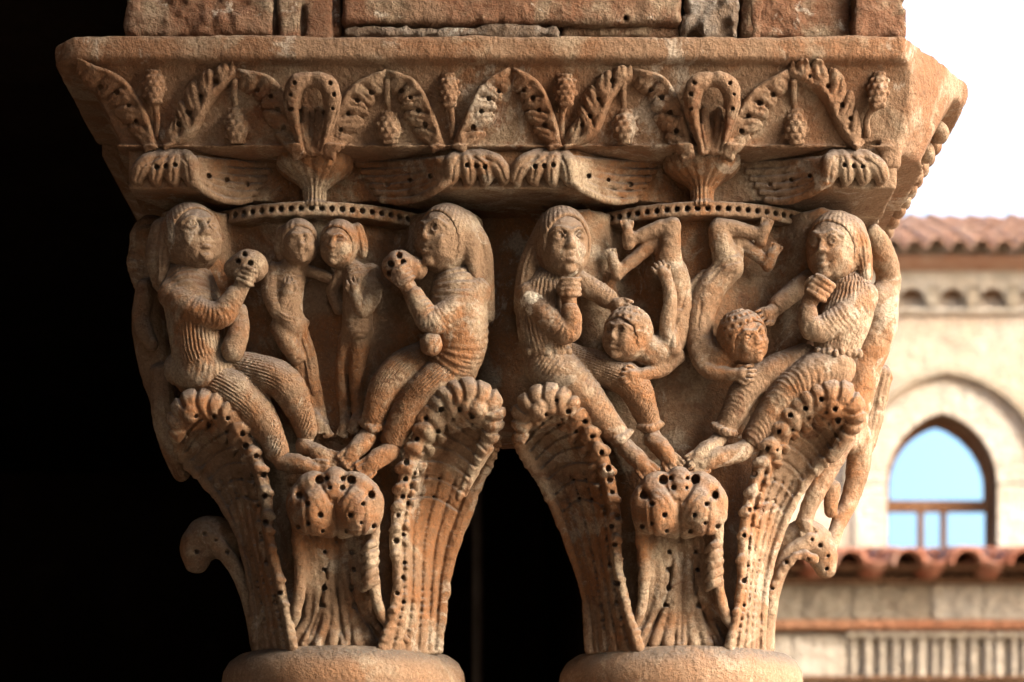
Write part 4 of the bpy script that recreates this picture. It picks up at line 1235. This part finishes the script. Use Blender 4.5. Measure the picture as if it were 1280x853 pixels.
def make_palmette(cu, seed):
    g = Field(cu - 46, cu + 46, 84, 198, -28, 85, 1.3)
    for s_ in (-1, 1):                            # the two sides of the open hood
        g.tube([(cu + s_*11, 187, 48, 7), (cu + s_*20, 155, 30, 8.5), (cu + s_*25, 128, 14, 11), (cu + s_*21, 108, 4, 12), (cu + s_*8, 100, 2, 10), (cu, 101, 4, 8)], k=2)
        g.tube([(cu + s_*6, 188, 50, 6), (cu + s_*9, 160, 42, 6.5), (cu + s_*9, 138, 36, 5)], k=1.5)
        for (a, b) in ((22, 104), (27, 118), (26, 136)): g.hole(cu + s_*a, b, 2.7, 9)
        g.stroke([(cu + s_*9, 188), (cu + s_*14.5, 160), (cu + s_*16, 138)], 1.8, 3.0, w=30)
        g.stroke([(cu + s_*16, 186), (cu + s_*27, 150), (cu + s_*33, 128)], 1.6, 1.8, w=30)
    g.tube([(cu, 189, 50, 6), (cu, 165, 50, 6), (cu, 142, 46, 4)], k=1.5)
    return g.rough(8, .8, seed).rough(4.5, .5, seed + 1)
for cu in (390, 890):
    job('palmette', 'imp')(lambda cu=cu: make_palmette(cu, int(cu)))

# worn leaf lumps along the receding face on the courtyard side
@job('frieze_leaf', 'imp', label='worn leaf lobes on the receding side of the block')
def _():
    g = Field(1090, 1200, 130, 320, 60, 620, 3.0)
    for i in range(7):
        w = 215 + 50*i; x = 592
        for (v0, ins, r) in ((108, 20, 13), (135, 38, 13), (165, 52, 12)):
            yv = v0 - VH; k = 1 + w / F
            u = 640 + (x - ins) / k; v = VH + yv * 1.012 / k
            g.ell((u, v, w + (14 if ins == 38 else 0)), (r*.9, r*1.15, 22), rot=-35, k=4)
    return g.rough(10, 1.2, 140)
# ------------------------------------------------------------------ masonry of the arch springing on the impost
def mould(g):                                     # two upright rolls cut on the face
    for u, r in ((362, 15), (398, 17)): g.tube([(u, -80, 66, r), (u, 44, 66, r)], k=2)
def knock(g):
    g.ell((868, 44, 70), (16, 12, 30), k=5, op='sub'); g.ell((905, 36, 60), (10, 16, 16), k=5, op='sub')
def fillets(g):
    g.tube([(946, -80, 62, 9), (946, 46, 62, 9)], k=3); g.tube([(1030, -80, 84, 5), (1030, 46, 84, 5)], k=3)
def holed(g):
    g.hole(782, 23, 4, 12); g.hole(846, 30, 3, 10); g.hole(479, 42, 4, 9)
T0, T1 = -78, 43.5
STONES = [(156, 342, T0, T1, 58, 250, 201, 1.7, 8, None, RUBBLE, 'rough pitted block at the dark end'),
          (346, 424, T0, T1, 72, 250, 202, .9, 4, mould, RUBBLE, 'block cut with two upright rolls'),
          (427, 852, T0, 28, 56, 250, 203, .9, 7, holed, RUBBLE, 'long smooth brown block'),
          (427, 700, 31, T1 + 2, 60, 250, 204, 1.6, 4, None, RUBBLE_GREY, 'thin mortar course under the long block'),
          (704, 850, 31.5, T1 + 2, 74, 250, 205, 1.2, 4, None, RUBBLE, None),
          (856, 924, T0, T1 + 2, 60, 250, 206, 2.2, 8, knock, RUBBLE_GREY, 'broken grey stone'),
          (926, 1064, T0, T1 + 3, 78, 250, 207, 1.2, 4, fillets, RUBBLE, 'reddish block with upright fillets'),
          (1068, 1134, T0, T1 + 3, 56, 250, 208, 1.6, 5, None, RUBBLE, 'pitted corner block against the sky')]
for (u0, u1, v0, v1, w0, w1, sd, am, rn, exf, mt, lb) in STONES:
    job('stone', 'wall', label=lb, mat=mt)(quarry(u0, u1, v0, v1, w0, w1, sd, am, rn, exf))
# ------------------------------------------------------------------ run the carving jobs and link the results
ROOTS = {}
ROOTS['cap'] = tag(empty('twin_capital', W(637, 806, CW)),
    'twin carved stone capital with seated and inverted figures over two columns', 'capital')
ROOTS['imp'] = tag(empty('impost_block', W(637, 187, 560)),
    'stone impost slab with a frieze of leaves and pine cones above the carved capital', 'impost')
ROOTS['wall'] = tag(empty('pier_masonry', W(640, 45, 110)),
    'weathered blocks of the arch springing set on the impost slab', 'masonry')
def run_job(j):
    try:
        g = j[0](); return g, g.mesh()
    except Exception as ex:
        import traceback; traceback.print_exc(); return None
with ThreadPoolExecutor(4) as ex: RES = list(ex.map(run_job, JOBS))
def cull(a):
    """drop faces buried more than a few units inside a neighbouring part"""
    if RES[a] is None: return None
    g, (v_, q_) = RES[a]
    p = np.stack([v_[:, 0] / S, (EYE - v_[:, 2]) / S, v_[:, 1] / S], 1)
    lo, hi = p.min(0), p.max(0)
    hid = np.zeros(len(p), bool)
    for b in range(len(RES)):
        if b == a or RES[b] is None: continue
        o = RES[b][0]; ohi = o.lo + o.h * (o.n - 1)
        if np.any(ohi < lo) or np.any(o.lo > hi): continue
        i = np.rint((p - o.lo) / o.h).astype(int)
        ok = np.all((i >= 0) & (i < o.n), 1) & ~hid
        j = i[ok]
        hid[ok] = o.d[j[:, 0], j[:, 1], j[:, 2]] < -3.0
    keep = ~np.all(hid[q_], 1)
    q2 = q_[keep]; used = np.zeros(len(p), bool); used[q2] = True
    new = np.cumsum(used) - 1
    return v_[used], new[q2]
with ThreadPoolExecutor(4) as ex: RES = list(ex.map(cull, range(len(RES))))
TRIS = 0
LOG = []
for (f_, name, key, parent, label, mat), res in zip(JOBS, RES):
    if res is None: print('FAILED', name, key); continue
    p = ROOTS[parent]
    v_, q_ = res
    me = mesh_np(name, v_, q_)
    TRIS += 2 * len(q_); LOG.append((2 * len(q_), name, parent))
    o = link(name, me, mat or (IMPOST if parent == 'imp' else CARVED))
    o.parent = p
    # meshes are in world coordinates: undo the root's offset once, children of parts inherit it
    r = p
    while r.parent is not None: r = r.parent
    if p.parent is None: o.location = -r.location
    if label: o['label'] = label
    if key: ROOTS[key] = o
print('carved triangles', TRIS)

# masonry core and upper wall behind and above the facing stones (above the frame)
wx0, wx1 = W(165, 40, 80)[0], W(1124, 40, 80)[0]
ztop = EYE - P(0, 45, 0)[1] * S
core = link('core', box_mesh('core', wx0, wx1, 110*S, 1060*S, ztop + 0.004, 4.195), RUBBLE, ROOTS['wall'])
core.location = -ROOTS['wall'].location; tag(core, 'rubble core of the pier above')
zup = EYE - P(0, -80, 56)[1] * S
up = link('upper_course', box_mesh('upper_course', W(150, 0, 60)[0], W(1136, 0, 60)[0], 58*S, 104*S, zup + 0.004, 4.19), RUBBLE, ROOTS['wall'])
up.location = -ROOTS['wall'].location
# plain rear halves of the impost and abacus, behind the carved fronts
ti, bi = EYE - P(0, 45, 0)[1]*S, EYE - P(0, 187, 62)[1]*S
V = [(x*S, y*S, z) for (z, q) in ((ti - .002, 4), (ti - .030, 4), (ti - .034, 22), (bi + .001, 58)) for (x, y) in ((-572 + q, 326), (590 - q, 326), (590 - q, 1165 - q), (-572 + q, 1165 - q))]
rf = [(0,1,2,3), (15,14,13,12)] + [(4*j+i, 4*j+4+i, 4*j+4+(i+1)%4, 4*j+(i+1)%4) for j in range(3) for i in range(4)]
o = link('rear_block', mesh_py('rear_block', V, rf), IMPOST, ROOTS['imp']); o.location = -ROOTS['imp'].location
o = link('rear_abacus', box_mesh('rear_abacus', P(168, 200, 66)[0]*S, P(1113, 200, 66)[0]*S, 325*S, 1040*S, EYE - P(0, 239, 66)[1]*S, bi - .001), CARVED, ROOTS['cap']); o.location = -ROOTS['cap'].location
# plain bells over the two rear columns
for sd, dx in (('l', 0), ('r', 0)):
    b = ROOTS['bell_' + sd]; c = b.copy(); col.objects.link(c)
    c.location = b.location + Vector(((-33 if sd == 'l' else 33)*S, 300*S, 0)); c['label'] = 'bell over a rear column'

# ------------------------------------------------------------------ background: lower gallery roof and palace
def bgm(name, a, b, c, sc=0.06, **kw): return stone(name, a, b, c, dust=0, scale=sc, bump=6, **kw)
PLASTER = bgm('peach_plaster', (0.78, 0.63, 0.50), (0.76, 0.59, 0.45), (0.82, 0.71, 0.60))
PALE = bgm('pale_limestone', (0.76, 0.68, 0.57), (0.72, 0.62, 0.50), (0.82, 0.75, 0.66))
TAN = bgm('tan_limestone', (0.56, 0.48, 0.37), (0.52, 0.42, 0.31), (0.62, 0.55, 0.45))
BROWN = bgm('brown_stone', (0.26, 0.14, 0.075), (0.22, 0.11, 0.055), (0.32, 0.19, 0.11))
TILE = bgm('terracotta', (0.50, 0.20, 0.12), (0.42, 0.14, 0.075), (0.58, 0.36, 0.27), sc=0.35, stain=((0.16, 0.09, 0.06), 30, 0.58, 0.7))
TILE_OLD = bgm('weathered_terracotta', (0.50, 0.29, 0.20), (0.46, 0.24, 0.15), (0.56, 0.38, 0.28), sc=0.2)
WOOD = bgm('window_wood', (0.23, 0.11, 0.055), (0.20, 0.09, 0.04), (0.27, 0.14, 0.075), sc=0.3)
GLASS = bpy.data.materials.new('window_glass'); GLASS.use_nodes = True
gb = GLASS.node_tree.nodes['Principled BSDF']
gb.inputs['Base Color'].default_value = (0.17, 0.29, 0.42, 1); gb.inputs['Metallic'].default_value = 1.0; gb.inputs['Roughness'].default_value = 0.06  # blue tint paints in the colour of reflected sky

class At:                                         # pixel -> metres on the plane at depth Y
    def __init__(s, Y): s.Y = Y; s.k = (Y + F*S) / F
    def x(s, u): return (u - 640) * s.k
    def z(s, v): return EYE + (VH - v) * s.k

def half_tile(name, r, ln, t=0.018, taper=0.85, seg=8):
    vs_, fs = [], []
    for (y, q) in ((0, 1.0), (ln, taper)):
        for rr in (r*q, r*q - t):
            for i in range(seg + 1):
                a = math.pi * i / seg; vs_.append((rr*math.cos(a), y, rr*math.sin(a)))
    n = seg + 1
    for i in range(seg):
        fs += [(i, i+1, 2*n+i+1, 2*n+i), (n+i, 3*n+i, 3*n+i+1, n+i+1), (i, n+i, n+i+1, i+1), (2*n+i, 2*n+i+1, 3*n+i+1, 3*n+i)]
    for i in (0, n-1): fs.append((i, 2*n+i, 3*n+i, n+i))
    return mesh_py(name, vs_, fs, True)

# --- palace
A = At(25.0)
pal = tag(empty('palace', (A.x(1180), 25.0, 0)), 'pale peach palace with a pointed window, corbel table and tiled roof', 'building')
px0, py0 = pal.location.x, pal.location.y
def pb(name, u0, u1, v0, v1, dy0, dy1, mat, parent=pal, bw=None):
    o = link(name, box_mesh(name, A.x(u0) - px0, A.x(u1) - px0, dy0, dy1, A.z(v1), A.z(v0)), mat, parent)
    if bw: bevel(o, bw)
    return o
UL, UR = 700, 1600
uc, hw = 1177.0, 69.0
def pointed(c, half, vs_, apex, n=14, vbot=1000):
    """outline of a pointed arch in pixels: up the left jamb, over the apex, down the right"""
    h = vs_ - apex; R = (h*h + half*half) / (2*half)
    L = []
    for i in range(n + 1):
        a = (math.asin(h / R)) * i / n
        L.append((c - half + R - R*math.cos(a), vs_ - R*math.sin(a)))
    Rr = [(2*c - u, v) for u, v in L[::-1][1:]]
    return [(c - half, vbot)] + L + Rr + [(c + half, vbot)]
opening = pointed(uc, hw, 605, 517)
# wall face with the window opening: strips left, right and above the opening's outline
vs_, fs = [], []
out = opening
v_top = 392
def pt(u, v, y): return (A.x(u) - px0, y, A.z(v))
def quad(a, b, c, d):
    i = len(vs_); vs_.extend([a, b, c, d]); fs.append((i, i+1, i+2, i+3))
quad(pt(UL, 1150+180, 0), pt(uc - hw, 1330, 0), pt(uc - hw, v_top, 0), pt(UL, v_top, 0))
quad(pt(uc + hw, 1330, 0), pt(UR, 1330, 0), pt(UR, v_top, 0), pt(uc + hw, v_top, 0))
for (a, b) in zip(out[1:-2], out[2:-1]):
    quad(pt(a[0], a[1], 0), pt(b[0], b[1], 0), pt(b[0], v_top, 0), pt(a[0], v_top, 0))
quad(pt(uc - hw, 1330, 0), pt(uc + hw, 1330, 0), pt(uc + hw, 1000, 0), pt(uc - hw, 1000, 0))
link('wall', mesh_py('wall', vs_, fs), PLASTER, pal)
vs_, fs = [], []                                   # reveal of the opening
for (a, b) in zip(out[:-1], out[1:]): quad(pt(*a, 0.0), pt(*b, 0.0), pt(*b, 0.55), pt(*a, 0.55))
link('window_reveal', mesh_py('window_reveal', vs_, fs), BROWN, pal)
# voussoirs and hood mould of the arch, piece by piece
def ring(name, o_in, o_out, y0, y1, mat, gap=0.0):
    made = []
    for i in range(len(o_in) - 1):
        (a, b), (c, d) = (o_in[i], o_in[i+1]), (o_out[i], o_out[i+1])
        g_ = gap
        L_ = lambda p, q, t: (p[0] + (q[0]-p[0])*t, p[1] + (q[1]-p[1])*t)
        a2, b2, c2, d2 = L_(a, b, g_), L_(a, b, 1-g_), L_(c, d, g_), L_(c, d, 1-g_)
        V = [pt(*p, y) for y in (y0, y1) for p in (a2, b2, d2, c2)]
        made.append(link(name, mesh_py(name, V, [(0,1,2,3),(7,6,5,4),(0,4,5,1),(1,5,6,2),(2,6,7,3),(3,7,4,0)]), mat, pal))
    return made
i1 = pointed(uc, hw + 0.5, 605, 516.5, 6, 700); i2 = pointed(uc, hw + 40, 605, 480, 6, 700)
ring('voussoir', i1, i2, -0.05, 0.02, PALE, 0.02)
i3 = pointed(uc + 6, hw + 52, 605, 469, 12, 612); i4 = pointed(uc + 6, hw + 60, 605, 461, 12, 612)
ring('hood_mould', i3, i4, -0.14, 0.02, TAN)
# window: frame, transom, mullions, panes
wf = pb('window', uc - hw + 1, uc - hw + 7, 600, 900, 0.30, 0.38, WOOD)
pb('frame', uc + hw - 7, uc + hw - 1, 600, 900, 0.301, 0.381, WOOD, wf)
pb('transom', uc - hw + 2, uc + hw - 2, 620, 634, 0.29, 0.39, WOOD, wf)
for c in (1157, 1186): pb('mullion', c - 4, c + 4, 634, 900, 0.31, 0.375, WOOD, wf)
ii = pointed(uc, hw - 9, 605, 527, 14, 622)
vs_, fs = [pt(u, v, 0.345) for u, v in ii], [tuple(range(len(ii)))]
link('pane', mesh_py('pane', vs_, fs), GLASS, wf)
jj = pointed(uc, hw - 0.5, 605, 517.5, 14, 622)
vs_, fs = [], []
for (a, b, c, d) in zip(ii[:-1], ii[1:], jj[:-1], jj[1:]): quad(pt(*a, 0.30), pt(*b, 0.30), pt(*d, 0.30), pt(*c, 0.30)); quad(pt(*a, 0.30), pt(*b, 0.30), pt(*b, 0.36), pt(*a, 0.36))
link('arched_frame', mesh_py('arched_frame', vs_, fs), WOOD, wf)
for (a, b) in ((uc - hw + 5, 1154), (1160, 1183), (1189, uc + hw - 6)): pb('pane', a, b, 633, 900, 0.34, 0.35, GLASS, wf)
# corbel table and cornice
pb('frieze_band', UL, UR, 340, 362, -0.17, 0.02, PALE)
pb('cornice', UL, UR, 328, 340.5, -0.30, 0.02, TAN, bw=0.03)
pb('cornice', UL, UR, 317, 328.5, -0.42, 0.02, TAN, bw=0.03)
sp_ = 50.0
for i in range(-4, 8):
    c = 1163 + sp_*i
    pb('corbel', c - 9, c + 9, 362, 386, -0.16, 0.01, TAN, bw=0.04)
    # small blind arch between two corbels
    V, Fc = [], []
    n = 8
    for y in (-0.165, 0.01):
        for j in range(n + 1):
            a = math.pi * j / n
            V.append((A.x(c + 25 - 16*math.cos(a)) - px0, y, A.z(378 - 14*math.sin(a))))
        for j in range(n + 1): V.append((A.x(c + 25 - 16 + 32*j/n) - px0, y, A.z(361)))
    m_ = 2*(n + 1)
    for j in range(n):
        Fc += [(j, j+1, n+1+j+1, n+1+j), (m_+j, m_+n+1+j, m_+n+2+j, m_+j+1), (j, m_+j, m_+j+1, j+1)]
    link('blind_arch', mesh_py('blind_arch', V, Fc), PALE, pal)
    pb('niche', c + 10, c + 40, 364, 372, -0.05, 0.01, BROWN)
pb('string_course', UL, UR, 387, 393, -0.10, 0.015, PALE, bw=0.02)
pb('upper_wall', UL, UR, 317, 393, 0.012, 0.4, PLASTER)
# roof with rows of barrel tiles
ang = math.radians(21.0)
ey = -0.62; ez = A.z(312)
ez = EYE + (VH - 311) / F * (25 + F*S + ey)
roof = link('roof', mesh_py('roof', [(A.x(UL) - px0, ey + .1, ez - .05), (A.x(UR) - px0, ey + .1, ez - .05),
            (A.x(UR) - px0, ey + .1 + 4.0*math.cos(ang), ez - .05 + 4.0*math.sin(ang)), (A.x(UL) - px0, ey + .1 + 4.0*math.cos(ang), ez - .05 + 4.0*math.sin(ang)),
            (A.x(UL) - px0, 0.4, ez - .25), (A.x(UR) - px0, 0.4, ez - .25)], [(0, 1, 2, 3), (0, 4, 5, 1)]), TILE_OLD, pal)
tm = half_tile('tile', 0.115, 0.55)
tm.materials.append(TILE_OLD)
rnd = random.Random(5)
for i in range(30):
    for j in range(7):
        o = link('tile', tm, None, roof)
        x = A.x(1050) - px0 + 0.245*i
        o.location = (x, ey + 0.48*j*math.cos(ang), ez + 0.48*j*math.sin(ang) + rnd.uniform(-.012, .012))
        o.rotation_euler = (ang + rnd.uniform(-.02, .02), rnd.uniform(-.05, .05), rnd.uniform(-.04, .04))

# --- far side of the cloister: low wall with eave of barrel tiles
YG = 10.75
A = At(YG)
gal = tag(empty('cloister_gallery', (A.x(1150), YG, 0)), 'low stone gallery with an orange barrel tile eave below the pointed window', 'building')
px0 = gal.location.x
UL, UR = 820, 1560
pb('wall', UL, UR, 716, 1330, 0.02, 0.5, TAN, gal)
u = 838.0; row = 0
rnd = random.Random(9)
for (v0, v1) in ((722, 776),):
    for c in (700, 804, 908, 1012, 1062, 1100, 1196, 1244, 1330, 1420, 1510):
        pass
us_ = [836, 930, 1004, 1066, 1100, 1164, 1230, 1300, 1370, 1450, 1530]
for a, b in zip(us_[:-1], us_[1:]):
    pb('stone', a + .7, b - .7, 722, 775, -0.012 + rnd.uniform(-.008, .008), 0.03, rnd.choice((TAN, TAN, PALE)), gal, bw=0.008)
pb('string_course', UL, UR, 777, 789, -0.10, 0.03, bgm('rusty_stone', (0.50, 0.25, 0.14), (0.46, 0.19, 0.10), (0.56, 0.36, 0.23)), gal, bw=0.015)
for a, b in ((836, 930), (930, 990), (990, 1058)):
    pb('stone', a + .7, b - .7, 793, 846, -0.012, 0.03, PALE, gal, bw=0.008)
c = 1066
while c < 1520:                                    # row of slim blind colonnettes
    o = link('colonnette', lathe('colonnette', [(0.026, 0), (0.03, 0.01), (0.02, 0.03), (0.019, 0.20), (0.028, 0.225), (0.03, 0.24)], 10), PALE, gal)
    o.location = (A.x(c) - px0, 0.0, A.z(850)); o.scale = (rnd.uniform(.8, 1.25), rnd.uniform(.8, 1.25), rnd.uniform(.96, 1.02)); c += rnd.uniform(13, 19)
pb('lintel', 1058, UR, 791, 797, -0.05, 0.03, PALE, gal)
pb('ledge', UL, UR, 847, 853, -0.09, 0.03, BROWN, gal, bw=0.01)
ang = math.radians(9.0)
eave = pb('eave_board', UL, UR, 712, 718, -0.22, 0.3, BROWN, gal)
ez = EYE + (VH - 707) / F * (YG + F*S - .34)
V = [(A.x(UL) - px0, -.08, ez - .02), (A.x(UR) - px0, -.08, ez - .02), (A.x(UR) - px0, 2.4, ez - .03 + 2.7*math.tan(ang)), (A.x(UL) - px0, 2.4, ez - .03 + 2.7*math.tan(ang))]
V += [(x, y, z - 0.04) for x, y, z in V]
roof = link('roof', mesh_py('roof', V, [(0,1,2,3),(7,6,5,4),(0,4,5,1),(1,5,6,2),(2,6,7,3),(3,7,4,0)]), BROWN, gal)
tm = half_tile('tile', 0.088, 0.50, 0.016, .9); tm.materials.append(TILE)
pm = half_tile('pan_tile', 0.088, 0.50, 0.016, .9); pm.materials.append(TILE)
for i in range(18):
    x = A.x(1086 + 71*(i - 5)) - px0
    for j in range(5):
        for (m_, dx, flip, nm) in ((tm, 0.155, 0, 'tile'), (pm, 0.0, 1, 'pan_tile')):
            o = link(nm, m_, None, roof)
            o.location = (x + dx, -.36 + .45*j*math.cos(ang) + (0.03 if flip else 0), ez + .45*j*math.sin(ang) + (0.092 if flip else 0.0) + rnd.uniform(-.006, .006))
            o.rotation_euler = (ang + rnd.uniform(-.02, .02), math.pi if flip else 0, rnd.uniform(-.05, .05))
